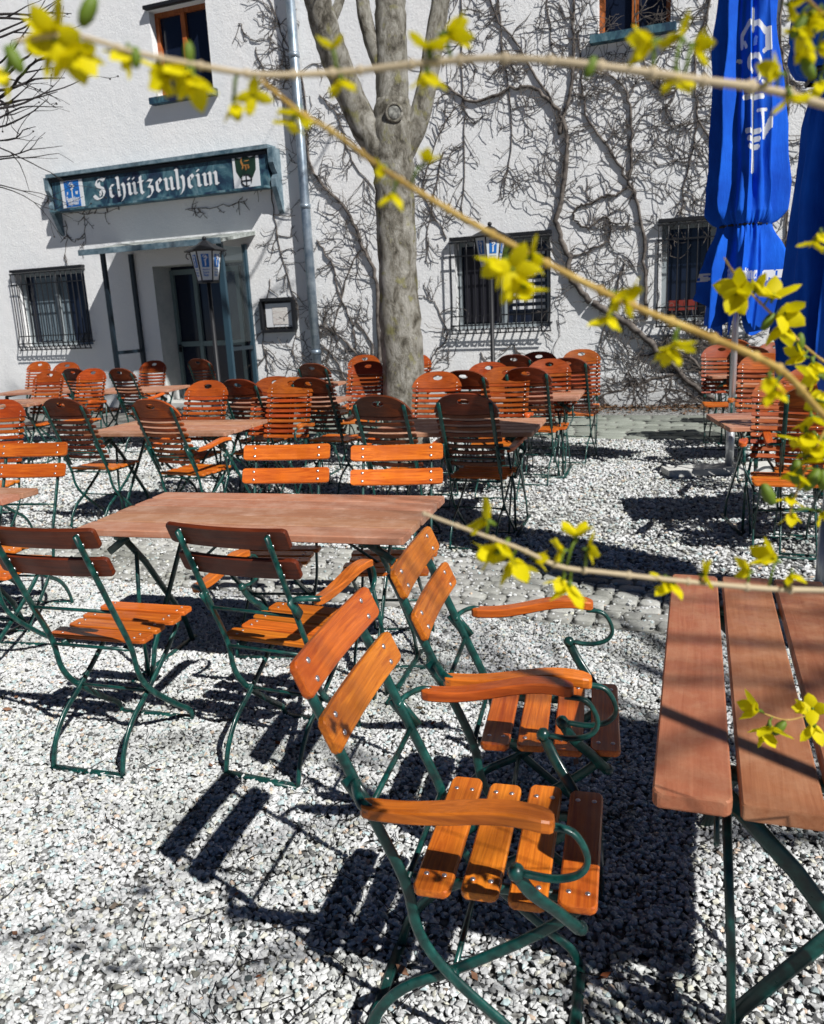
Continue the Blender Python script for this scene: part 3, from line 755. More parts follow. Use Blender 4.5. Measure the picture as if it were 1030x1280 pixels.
limbs = [
 [(TT(486, 205), .14), (TT(462, 168), .145), (TT(438, 120), .135), (TT(418, 70, -.1), .13), (TT(402, 20, -.2), .125), (TT(388, -40, -.3), .11), (TT(360, -140, -.5), .09), (TT(330, -260, -.6), .05)],
 [(TT(491, 150), .15), (TT(490, 100), .155), (TT(489, 50), .15), (TT(488, 0), .14), (TT(490, -70), .12), (TT(480, -170, .2), .09), (TT(485, -300, .3), .04)],
 [(TT(480, 95), .07), (TT(467, 60), .07), (TT(456, 20), .065), (TT(450, -20, .1), .06), (TT(430, -120, .3), .04), (TT(415, -220, .4), .02)],
 [(TT(503, 195), .11), (TT(520, 160), .10), (TT(533, 110), .095), (TT(542, 55), .09), (TT(551, 0), .085), (TT(560, -70, -.1), .07), (TT(590, -180, -.2), .05), (TT(610, -290, -.2), .02)],
 [(TT(408, 40, -.1), .05), (TT(425, 0, .1), .045), (TT(440, -60, .2), .03), (TT(450, -160), .015)],
]
for L in limbs:
    b = MB(); limb(b, L, BARK, 18); b.build('limb', tree)
b = MB(); kc = T(493, 147) - off + Vector((0, -.19, 0))
for r_, y_ in ((.088, -.0),):
    b.ball(kc, .085, BARK, (1, .35, 1), 16, 8); b.ball(kc + Vector((0, -.012, 0)), .066, CUTW, (1, .36, 1), 16, 8)
rp = [kc + Vector((math.cos(a_) * .074, -.018, math.sin(a_) * .078)) for a_ in [k * math.pi / 8 for k in range(17)]]
b.sweep(rp, .015, .014, BARK, n=6); b.build('pruning_scar', tree)

def spray(mb, start, dirn, L, r, m, lvl, spread=.5, up=.0, seg=.07, n=4, buds=True, shape=Vector((1, 1, 1)), prob=.3):
    p_ = Vector(start); d_ = Vector(dirn).normalized(); k = max(3, int(L / seg)); pts = [p_.copy()]; kids = []
    for i in range(k):
        d_ = (d_ + Vector((rnd.gauss(0, .16) * shape.x, rnd.gauss(0, .16) * shape.y, rnd.gauss(0, .16) * shape.z + up))).normalized()
        p_ = p_ + d_ * (L / k); pts.append(p_.copy())
        if lvl > 0 and i > 0 and rnd.random() < prob:
            ax = Vector((rnd.gauss(0, 1) * shape.x, rnd.gauss(0, 1) * shape.y, rnd.gauss(0, 1) * shape.z)).normalized()
            kids.append((p_.copy(), (d_ + ax * spread).normalized(), L * rnd.uniform(.3, .6) * (1 - i / k * .5), r * (1 - i / k) * .6 + r * .12))
    rr = [max(r * (1 - .75 * i / k), .0018) for i in range(k + 1)]
    mb.sweep(pts, rr, rr, m, n=n)
    if buds and lvl == 0 and rnd.random() < .7: mb.ball(pts[-1], max(.008, r * 1.3), m, nu=5, nv=3)
    for c in kids: spray(mb, c[0], c[1], c[2], c[3], m, lvl - 1, spread, up, seg, n, buds, shape, prob)
# fine crown of the courtyard tree (above the frame, throws the dapple on the wall)
b = MB()
for L in limbs:
    for k in range(7):
        i = rnd.randint(len(L) // 2, len(L) - 2); p_ = L[i][0].lerp(L[i + 1][0], rnd.random())
        if p_.z + 0 < 4.3: continue
        spray(b, p_, (rnd.gauss(0, 1), rnd.gauss(0, 1), .7), rnd.uniform(1.2, 2.0), .022, TWIG, 2, .6, .04, .15)
for k in range(26):
    p_ = TT(rnd.uniform(380, 620), rnd.uniform(-330, -150), rnd.uniform(-.8, .8)); p_.z += rnd.uniform(0, 3.5)
    spray(b, p_, (rnd.gauss(0, 1), rnd.gauss(0, 1), rnd.uniform(-.1, .9)), rnd.uniform(1.6, 2.8), .042, TWIG, 2, .6, .02, .2)
b.build('crown', tree)
b = MB(); limb(b, [(TT(485, -280, .3), .06), (TT(490, -400, .2), .055), (TT(470, -520, .1), .05), (TT(480, -700), .03)], BARK, 10); b.build('limb', tree)

# bare tree left of the frame whose twigs reach in
bt = Vector((-6.4, 7.4, 0))
t2 = thing('bare_tree', 'bare budding tree reaching thin dark twigs in from the left', 'tree', bt)
b = MB(); limb(b, [(Vector((0, 0, -.1)), .2), (Vector((0, 0, 1.2)), .16), (Vector((.1, .1, 2.6)), .13), (Vector((.1, .1, 4.2)), .09), (Vector((.2, 0, 6)), .04)], BARK, 14); b.build('trunk', t2)
for sy, ey, z_ in ((20, 10, .020), (55, 25, .016), (90, 70, .016), (118, 112, .030), (128, 108, .026), (140, 128, .02), (165, 140, .018), (178, 205, .014), (205, 215, .014), (230, 240, .012)):
    b = MB(); s_ = D(-25, sy, 7.0 + rnd.uniform(-.4, .4)); e_ = D(rnd.uniform(60, 110), ey, 7.1 + rnd.uniform(-.4, .4))
    root = Vector((-6.35, 7.45, s_.z - 1.0 + rnd.uniform(-.2, .1)))
    q = catmull([root, root.lerp(s_, .55) + Vector((0, 0, .12)), s_], 5)
    rr = [z_ * 1.8 - z_ * .8 * i / (len(q) - 1) for i in range(len(q))]
    b.sweep([v - bt for v in q], rr, rr, TWIG, n=6)
    for rep in range(2):
        spray(b, s_ - bt, (e_ - s_) + Vector((0, rnd.gauss(0, .1), rnd.gauss(0, .12))), (e_ - s_).length * rnd.uniform(.9, 1.25), z_ * .62, TWIG, 2, .55, .0, .08, 4, True, Vector((.6, .6, .8)), .33)
    b.build('branch', t2)

t3 = thing('bare_tree', 'unseen bare tree added behind the viewer so its crown throws fine shadows', 'tree', (5.4, -2.6, 0))  # out of view, added to dapple the tables and gravel with twig shadows
b = MB(); limb(b, [(Vector((0, 0, -.1)), .2), (Vector((0, 0, 1.5)), .16), (Vector((-.1, .1, 3.0)), .13), (Vector((-.3, .3, 4.6)), .08), (Vector((-.4, .5, 6.5)), .03)], BARK, 14); b.build('trunk', t3)
b = MB()
for k in range(16):
    spray(b, (-.2, .2, 3.2 + k * .17), (-1 + rnd.gauss(0, .35), .75 + rnd.gauss(0, .5), .45 + rnd.gauss(0, .2)), rnd.uniform(2.2, 3.6), .028, TWIG, 2, .6, .01, .16, 4, True, Vector((1, 1, .6)), .28)
b.build('crown', t3)

# ------------------------------------------------------------------ climbing vines on the wall
def vine(paths, label, nside, tw_len=(.15, .6), extra=None, seed=1):
    """paths: list of ([(px,py)...], r0, r1)"""
    r_ = random.Random(seed)
    o = bpy.data.objects
    first = wall_sz(*paths[0][0][0]); base = wpt(first[0], 0, first[1])
    t = thing('climbing_vine', label, 'vine', base, WR, 'bare creepers on the wall')
    ms = MB(); mt = ms
    def grow(mb, s, z, a, L, rad, lvl, dep):
        k = max(2, int(L / .06)); pts = [(s - first[0], -dep, z - first[1])]; kids = []
        for i in range(k):
            a += r_.gauss(0, .26); s += math.cos(a) * L / k; z += math.sin(a) * L / k
            dep = max(.008, dep + r_.gauss(0, .006))
            pts.append((s - first[0], -dep, z - first[1]))
            if lvl > 0 and r_.random() < .42:
                kids.append((s, z, a + r_.choice((-1, 1)) * r_.uniform(.5, 1.3), L * r_.uniform(.22, .6), max(rad * .6, .0035), lvl - 1, dep))
        rr = [max(rad * (1 - .6 * i / k), (.0040)) for i in range(k + 1)]
        mb.sweep(pts, rr, rr, VINE, n=4, smooth=False)
        for kd in kids: grow(mb, *kd)
    for pp, r0, r1 in paths:
        q = [Vector((*wall_sz(*p_), 0)) for p_ in pp]
        c = catmull(q, 6); n = len(c)
        pts = []; rr = []
        for i, v in enumerate(c):
            rad = r0 + (r1 - r0) * i / (n - 1)
            j = Vector((r_.gauss(0, .012), r_.gauss(0, .012)))
            pts.append((v.x + j.x - first[0], -rad - .005, v.y + j.y - first[1])); rr.append(rad * r_.uniform(.85, 1.15))
        ms.sweep(pts, rr, rr, VINE, n=7)
        ln = sum((c[i + 1] - c[i]).length for i in range(n - 1))
        for k in range(int(ln * nside * .95)):
            i = r_.randint(0, n - 2); v = c[i].lerp(c[i + 1], r_.random()); d_ = (c[i + 1] - c[i])
            a = math.atan2(d_.y, d_.x) + r_.choice((-1, 1)) * r_.uniform(.3, 1.5)
            grow(mt, v.x, v.y, a, r_.uniform(*tw_len), r_.uniform(.006, .010), 2, r0 + .01)
    ms.build('stem', t)
    return t
vine([([(690, 480), (705, 380), (740, 378), (715, 350), (711, 322), (696, 280), (702, 252), (709, 194), (707, 163), (690, 128), (660, 108), (640, 112), (588, 126), (560, 108), (545, 105)][2:], .045, .014),
      ([(740, 378), (775, 398), (805, 420), (832, 446), (868, 482), (895, 500)], .052, .034),
      ([(700, 170), (716, 100), (718, 50), (720, -60)], .03, .012), ([(690, 128), (650, 60), (620, 20), (600, -50)], .018, .008)],
     'thick twisting creeper climbing between the middle window and upper window', 8, (.2, .75), seed=11)
vine([([(809, 400), (806, 340), (799, 262), (784, 225), (760, 184), (734, 150), (728, 100), (722, 40)], .026, .010),
      ([(786, 229), (790, 187), (788, 131), (771, 101), (730, 86), (700, 80)], .022, .008)],
     'branching creeper rising left of the right barred window', 10, (.2, .7), seed=12)
vine([([(791, 230), (772, 243), (757, 244), (741, 254), (724, 257), (717, 270), (724, 281), (737, 284), (748, 276), (757, 272), (764, 282), (761, 298), (750, 308), (731, 316), (709, 325)], .017, .011), ([(741, 254), (732, 238), (722, 232)], .008, .005), ([(757, 272), (775, 262), (788, 268)], .007, .005)],
     'creeper stem bent into a loop on the wall beside the middle window', 9, (.15, .5), seed=13)
vine([([(478, 480), (474, 400), (470, 345), (455, 310), (445, 285), (430, 258), (408, 236), (392, 215), (384, 180)], .034, .018),
      ([(455, 310), (440, 330), (420, 400), (410, 450)], .012, .008), ([(384, 180), (378, 100), (352, 40), (330, -20)], .012, .006)],
     'stout creeper leaning up the wall between downpipe and tree trunk', 9, (.2, .7), seed=14)
vine([([(470, 500), (455, 455), (430, 425), (400, 405)], .02, .01), ([(465, 500), (468, 440), (445, 400)], .02, .01), ([(440, 500), (420, 450), (400, 430)], .015, .008), ([(475, 500), (440, 470), (400, 462), (380, 470)], .015, .008)],
     'low tangle of bare stems at the wall foot left of the tree', 11, (.2, .55), seed=15)
vine([([(578, -40), (577, 60), (580, 160), (578, 270)], .010, .006), ([(620, -40), (628, 60), (640, 150), (634, 220)], .010, .006), ([(682, -40), (690, 60)], .008, .006), ([(555, 190), (540, 260), (532, 330)], .01, .006)],
     'thin creeper tendrils hanging down right of the tree trunk', 12, (.12, .45), seed=16)
vine([([(895, 505), (850, 470), (800, 478), (760, 492), (735, 497)], .03, .015), ([(890, 500), (872, 455), (838, 440), (800, 446)], .025, .012), ([(900, 500), (890, 440), (870, 420)], .02, .01), ([(885, 505), (842, 486), (790, 497), (750, 505)], .022, .012), ([(830, 505), (850, 450), (880, 430)], .015, .01)],
     'dense dark tangle of creeper stems at the wall foot by the parasol', 20, (.25, .75), seed=17)
vine([([(905, -60), (880, 30), (868, 90), (872, 150), (860, 210), (850, 270)], .016, .008), ([(868, 90), (830, 120), (800, 60), (790, -20)], .014, .008), ([(872, 150), (900, 200), (905, 260)], .014, .008)],
     'creeper spreading over the wall between upper window and blue parasol', 15, (.2, .7), seed=18)
vine([([(985, -60), (975, 40), (985, 120), (978, 200), (985, 280), (975, 360), (985, 440)], .016, .01), ([(1010, -60), (1000, 60)], .012, .01)],
     'creeper strands on the strip of wall between the two parasols', 14, (.2, .5), seed=19)
vine([([(335, 200), (342, 260), (352, 320), (372, 390), (365, 440)], .009, .006), ([(320, 60), (340, 110), (358, 100), (352, 40)], .010, .006), ([(300, 30), (315, 50), (340, 45)], .007, .005), ([(338, 350), (330, 420), (336, 470)], .008, .006)],
     'thin creeper twigs between the porch and the downpipe', 10, (.12, .45), seed=20)
vine([([(60, 245), (75, 262), (110, 268), (150, 262)], .006, .004), ([(82, 275), (84, 300), (80, 325)], .006, .004), ([(105, 268), (106, 300), (104, 322)], .005, .004), ([(230, 262), (280, 258), (310, 250)], .005, .004)],
     'wispy dead tendrils hanging below the left end of the sign', 9, (.08, .28), seed=21)
vine([([(396, 300), (415, 330), (425, 370), (445, 420), (440, 470)], .012, .008), ([(400, 120), (425, 150), (440, 200), (470, 240)], .010, .006), ([(560, 300), (530, 240), (545, 180), (570, 130)], .010, .006), ([(528, 480), (545, 440), (560, 420), (545, 380), (530, 370)], .010, .006)],
     'fine creeper netting on the wall behind the tree trunk', 11, (.15, .5), seed=22)
vine([([(640, 430), (660, 450), (700, 455), (740, 470)], .01, .006), ([(600, 440), (620, 460), (640, 470)], .008, .005), ([(745, 440), (735, 470), (720, 500)], .012, .008), ([(780, 330), (765, 380), (750, 430)], .012, .008)],
     'sparse creeper twigs on the wall below the middle window', 8, (.15, .5), seed=23)

# ------------------------------------------------------------------ tables
def make_table(name, label, L, Wd, loc, rz, m=None, cross=False, group='plank topped folding tables'):
    """long axis = local y when not cross, else local x"""
    t = thing(name, label, 'table', loc, rz, group); npl = 5; gap = .013; pw_ = (Wd - gap * (npl - 1)) / npl
    top = MB(); zt_ = .73
    for i in range(npl):
        c = -Wd / 2 + pw_ / 2 + i * (pw_ + gap)
        if cross: fn = lambda u, v, w, c=c: (u, c + v, zt_ - .015 + w)
        else: fn = lambda u, v, w, c=c: (c + v, u, zt_ - .015 + w)
        top.slat(L + rnd.uniform(-.004, .004), pw_, .03, (.014 if i in (0, npl - 1) else .006), fn, (TABLEX if cross else TABLE), 6)
    top.build('tabletop', t)
    def Q(a, b_, z): return (b_, a, z) if not cross else (a, b_, z)   # a along the length
    for e in (-1, 1):
        b = MB(); a0 = e * (L / 2 - .17)
        b.sweep([Q(a0, -Wd / 2 + .04, .685), Q(a0, Wd / 2 - .04, .685)], .018, .012, GREEN, side=Q(1, 0, 0), phase='bar'); b.build('batten', t)
        for s_ in (-1, 1):
            b = MB(); a1 = a0 + e * .03 * s_
            b.sweep([Q(a1, -s_ * .25, .685), Q(a1, -s_ * .10, .52), Q(a1 + e * .01, s_ * .18, .14), Q(a1 + e * .01, s_ * .23, .0)], .006, .016, GREEN, side=Q(1, 0, 0), phase='bar'); b.build('leg', t)
        b = MB(); b.sweep([Q(a0 + e * .05, -.27, .008), Q(a0 + e * .05, .27, .008)], .012, .008, GREEN, side=Q(1, 0, 0), phase='bar'); b.build('foot_bar', t)
        b = MB()
        b.sweep([Q(a0 - e * .02, -.22, .60), Q(a0 + e * .02, -.20, .3), Q(a0 + e * .02, -.19, 0.01)], .009, .009, GREEN); b.build('brace', t)
        b = MB(); b.sweep([Q(a0, -.24, .67), Q(a0 + e * .10, -.24, .60)], .005, .016, GREEN, side=Q(0, 1, 0), phase='bar')
        b.build('bracket', t)
        b = MB(); b.sweep([Q(a0 - e * .03, .2, .40), Q(a0 - e * .40, .12, .68)], .007, .007, GREEN); b.build('strut', t)
    return t
def tab_from(cn, cf, L, Wd, side=1, yaw=None):
    """right-near & right-far corners of the short side -> centre, yaw for a crosswise table"""
    a_, c_ = P(*cn, .73), P(*cf, .73); v = (c_ - a_).normalized(); u = Vector((v.y, -v.x, 0))
    mid = (a_ + c_) / 2
    if yaw is not None: u = Vector((math.cos(yaw), math.sin(yaw), 0))
    ctr = mid - u * L / 2 * side; return (ctr.x, ctr.y, 0), math.atan2(u.y, u.x)
# near table, long axis away from the camera
n0, n1 = P(815, 990, .73), P(840, 717, .73); v = (n1 - n0).normalized(); u = Vector((v.y, -v.x, 0))
c = (n0 + n1) / 2 + u * .35 - v * .0
make_table('garden_table', 'near brown plank table cut off by the right edge of the photo', (n1 - n0).length, .70, (c.x, c.y, 0), math.atan2(v.y, v.x) - math.pi / 2)
loc, yw = tab_from((500, 672), (553, 620), 1.40, .70); make_table('garden_table', 'large plank table in the middle with armchairs pushed up in front', 1.42, .70, loc, yw, cross=True)
YW = R(-17)
def ctab(fr, label, L=1.25, Wd=.7, yaw=YW, side=1):
    p_ = P(*fr, .73); u = Vector((math.cos(yaw), math.sin(yaw), 0)); v = Vector((-u.y, u.x, 0))
    ctr = p_ - u * L / 2 * side - v * Wd / 2; make_table('garden_table', label, L, Wd, (ctr.x, ctr.y, 0), yaw, cross=True)
ctab((49, 610), 'plank table whose corner shows at the left edge before the orange two slat chair')
ctab((335, 524), 'plank table behind the pair of high backed chairs at left, right of the middle', 1.25, .72)
ctab((683, 522), 'plank table right behind the dark high backed chair in the centre', 1.15, .72)
ctab((731, 487), 'small sunlit plank table between the chair stacks right of the tree', 1.1, .68)
ctab((238, 481), 'narrow far table in front of the entrance porch', 1.1, .66, R(-10))
ctab((440, 495), 'plank table just left of the tree trunk', 1.1, .68)
ctab((435, 476), 'farthest small table by the wall left of the tree trunk', .9, .6)
ctab((126, 483), 'farthest table at left under the barred window', 1.2, .6, R(-8))
ctab((76, 497), 'table at the left edge behind the first high backed chair', 1.2, .68, R(-8))
ctab((1060, 512), 'plank table at the right edge behind the dark chair', .95, .68, R(-8))
ctab((1010, 473), 'plank table right of the parasol pole between orange chairs', .72, .66, R(-8))
ctab((945, 462), 'farthest right plank table tip beside the parasol pole', .62, .6, R(-6))

# ------------------------------------------------------------------ chairs
SIDE = (1, 0, 0)
def bars(t, top_y, top_z, hx=.165):
    for s_ in (-1, 1):
        b = MB(); k = (top_y + .20) / (top_z - .45)
        pts = catmull([(s_ * hx, top_y, top_z), (s_ * hx, -.20 + k * .17, .62), (s_ * hx, -.20, .45), (s_ * hx, -.175, .33), (s_ * hx, -.11, .235), (s_ * hx, .03, .11), (s_ * hx, .105, .05), (s_ * hx, .125, .0)], 4)
        b.sweep(pts,   .0058, .0110, GREEN, side=SIDE, phase='bar'); b.build('back_post', t)
        b = MB(); h2 = hx - .020
        pts = catmull([(s_ * h2, .155, .435), (s_ * h2, .06, .35), (s_ * h2, -.11, .235), (s_ * h2, -.22, .17), (s_ * h2, -.285, .09), (s_ * h2, -.315, .0)], 4)
        b.sweep(pts, .006, .0112, GREEN, side=SIDE, phase='bar'); b.ball((s_ * (hx - .01), -.11, .235), .013, GREEN); b.build('leg', t)
    k = (top_y + .20) / (top_z - .45)
    for y_, z_, h_ in ((-.20 + k * .15, .60, hx), (-.20, .435, hx), (-.11, .235, hx - .02)):
        b = MB(); b.sweep([(-h_, y_, z_), (h_, y_, z_)], .0065, .0065, GREEN, n=6); b.build('stretcher', t)
    for y_, h_ in ((-.315, hx - .020), (.125, hx)):
        b = MB(); b.sweep([(-h_, y_, .006), (h_, y_, .006)], .014, .006, GREEN, side=(0, 1, 0), phase='bar'); b.build('foot_bar', t)
    for s_ in (-1, 1):
        b = MB(); b.sweep([(s_ * (hx - .034), -.19, .432), (s_ * (hx - .034), .165, .432)], .006, .011, GREEN, side=SIDE, phase='bar')
        b.build('seat_rail', t)
def arms(t, hx=.165, wide=.248, lean=-.405):
    for s_ in (-1, 1):
        b = MB(); x_ = s_ * wide
        def fn(u, v, w):
            k = u / .36
            return (x_ + v * (1 - .25 * (k < 0) * abs(k) * 2) + s_ * .010 * math.sin(k * 3.0), u - .075, .672 + w + .028 * k + .009 * math.sin(k * 5.5) - .012 * (abs(k) * 2) ** 4 * (1 if k > 0 else 0))
        b.slat(.36, .048, .026, .021, fn, WOODY, 14); ar = b.build('armrest', t)
        b = MB()
        q = catmull([(x_, .085, .666), (x_, .135, .658), (x_, .160, .610), (x_, .145, .575), (x_, .10, .560), (x_, .045, .564)], 5)
        b.sweep(q, .0085, .0055, GREEN, side=SIDE, phase='bar')
        b.ball((x_, .035, .564), .017, GREEN)
        b.sweep(catmull([(x_, .035, .564), (x_ - s_ * .012, .06, .515), (x_ - s_ * .045, .105, .455), (s_ * (hx + .008), .145, .395)], 4), .006, .0125, GREEN, side=SIDE, phase='bar')
        b.ball((s_ * (hx + .006), .145, .40), .014, GREEN); b.build('arm_bracket', ar)
        b = MB()
        ky = lambda z_: -.20 + (lean + .20) * (z_ - .45) / .47
        b.sweep(catmull([(s_ * (hx - .005), ky(.66), .655), (s_ * (hx + .02), ky(.66) + .01, .668), (s_ * (wide - .006), -.25, .664), (x_, -.20, .645)], 4), .011, .007, GREEN, n=8)
        b.sweep([(s_ * (hx + .004), ky(.68) - .004, .67), (s_ * (hx + .010), ky(.60) + .012, .60)], .005, .017, GREEN, side=SIDE, phase='bar')
        b.build('arm_hinge', ar)
def rivets(b, pts, mtx, r_=.0075):
    for p_ in pts: b.ball(p_, r_, RIVET, (1, 1, .45), 8, 4, mtx)
def seat_slats(t, n, m, L=.40):
    b = MB(); y0, y1 = -.185, .185; pw_ = (y1 - y0) / n
    for i in range(n):
        c = y0 + pw_ * (i + .5)
        def fn(u, v, w, c=c): return (u, c + v, .452 + w + .10 * (c - .01) ** 2 * 1.0)
        b.slat(L - (.02 if i % 2 else 0), pw_ - .019 if n < 6 else pw_ - .010, .017, .014, fn, m, 4)
        if n < 6: rivets(b, [(s_ * (L / 2 - .048), c + q, .462) for s_ in (-1, 1) for q in (-.018, .018)], None, .0062)
    b.build('seat', t)
def back_fn(z0, y0, z1, y1, curve=.02):
    n = Vector((0, z1 - z0, -(y1 - y0))).normalized(); d_ = Vector((0, y1 - y0, z1 - z0)).normalized()
    def f(u, v, w, along):
        p_ = Vector((u, y0, z0)) + d_ * (along + v) + n * (w + curve * (u / .22) ** 2 * 1.0)
        return tuple(p_)
    return f, n
def make_slat_chair(label, arm=True, bw=None):
    t = thing('folding_chair', label, 'chair', (0, 0, 0), 0, 'folding chairs with two slat backs')
    bars(t, -.395, .905); seat_slats(t, 4, WOOD)
    f, n = back_fn(.62, -.275, .92, -.405, .012); b = MB()
    for al in (.164, .283):
        b.slat(.445, .078, .017, .014, lambda u, v, w, al=al: f(u, v, w + .016, al), bw or WOOD, 8)
        rot = Vector((0, 0, 1)).rotation_difference(n).to_matrix()
        for sgn in (-1, 1): rivets(b, [f(s_ * .165, q, .016 + sgn * .009, al) for s_ in (-1, 1) for q in (-.02, .02)], rot)
    b.build('backrest', t)
    if arm: arms(t)
    return t
def make_high_chair(label, arm=False, bw=None):
    bw = bw or WOODD
    t = thing('high_back_chair', label, 'chair', (0, 0, 0), 0, 'high backed slatted chairs with oval handle hole')
    bars(t, -.315, .70, .175); seat_slats(t, 6, WOOD, .40)
    f, n = back_fn(.50, -.215, 1.03, -.44, .022); LT = math.hypot(.53, .225); b = MB()
    rot = Vector((0, 0, 1)).rotation_difference(n).to_matrix(); ns = 9
    for i in range(ns):
        al = .055 + (LT - .165 - .055) * i / (ns - 1)
        b.slat(.415, .028, .012, .008, lambda u, v, w, al=al: f(u, v, w + .012, al), bw, 8)
        for sgn in (-1, 1): rivets(b, [f(s_ * .17, 0, .012 + sgn * .008, al) for s_ in (-1, 1)], rot, .0055)
    # arched head board with an oval hole
    K = 40; hw = .213; HB = .148; zb, zt_ = LT - .148, LT; outer = []; inner = []
    for k in range(K):
        a_ = 2 * math.pi * k / K; ca, sa = math.cos(a_), math.sin(a_)
        cz = .075
        # outline: flat bottom, arched top
        best = None
        r_ = .0
        lo_, hi_ = 0, .4
        for _ in range(24):
            md = (lo_ + hi_) / 2; x_, z_ = ca * md, cz + sa * md
            inside = abs(x_) < hw and z_ > 0 and z_ < .148 * (1 - abs(x_ / hw) ** 2.6) ** .62 if abs(x_) < hw else False
            if inside: lo_ = md
            else: hi_ = md
        outer.append((ca * lo_, cz + sa * lo_)); inner.append((ca * .040, .092 + sa * .021))
    vs = []; T_ = .016
    for w_ in (.004, .004 + T_):
        vs += [f(x_, z_, w_, zb) for x_, z_ in outer]; vs += [f(x_, z_, w_, zb) for x_, z_ in inner]
    fs = []
    for k in range(K):
        j = (k + 1) % K
        fs += [(k, j, K + j, K + k), (2 * K + k, 3 * K + k, 3 * K + j, 2 * K + j), (k, 2 * K + k, 2 * K + j, j), (K + k, K + j, 3 * K + j, 3 * K + k)]
    b.add(vs, fs, bw)
    for sgn in (-1, 1): rivets(b, [f(s_ * .17, q, .012 + sgn * .009, zb) for s_ in (-1, 1) for q in (.014, .042)], rot, .0055)
    b.build('backrest', t)
    # riveted iron straps down the back
    for s_ in (-1, 1):
        b = MB(); q = [f(s_ * .17, -.02 + LT * .92 * k / 8, .001, 0) for k in range(9)]
        b.sweep(q, .013, .003, GREEN, side=SIDE, phase='bar'); b.build('strap', t)
    if arm: arms(t, .175, .25, -.37)
    return t
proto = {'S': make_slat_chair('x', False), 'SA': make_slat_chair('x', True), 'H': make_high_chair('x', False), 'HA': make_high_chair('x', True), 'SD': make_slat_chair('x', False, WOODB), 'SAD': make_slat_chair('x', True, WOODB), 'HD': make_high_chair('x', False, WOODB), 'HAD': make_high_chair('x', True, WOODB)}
used = set()
def place(kind, px, py, yaw, label, H=None, loc=None):
    if kind in used: o = dup(proto[kind])
    else: o = proto[kind]; used.add(kind)
    H = H or (.92 if kind[0] == 'S' else 1.03); yb = -.405 if kind[0] == 'S' else -.44
    if loc is None:
        p_ = P(px, py, H); a_ = R(yaw); off_ = Matrix.Rotation(a_, 3, 'Z') @ Vector((0, yb, 0))
        loc = (p_.x - off_.x, p_.y - off_.y, 0)
    o.location = loc; o.rotation_euler = (0, 0, R(yaw)); o['label'] = label
    return o
# near chairs
place('SA', 0, 0, -105, 'nearest orange folding armchair facing the near table at right', loc=(.185, 1.525, 0))
place('SA', 0, 0, -103, 'second folding armchair, just behind the nearest one, facing right', loc=(.36, 2.06, 0))
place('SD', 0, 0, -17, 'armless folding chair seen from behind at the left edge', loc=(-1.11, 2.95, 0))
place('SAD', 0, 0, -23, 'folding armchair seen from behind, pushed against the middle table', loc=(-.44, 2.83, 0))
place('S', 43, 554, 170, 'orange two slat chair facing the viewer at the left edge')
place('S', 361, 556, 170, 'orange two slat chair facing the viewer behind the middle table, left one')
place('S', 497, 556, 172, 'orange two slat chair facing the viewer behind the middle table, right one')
place('SD', 0, 0, -14, 'folding chair whose seat corner shows at the left edge behind the armless chair', loc=(-2.0, 3.78, 0))
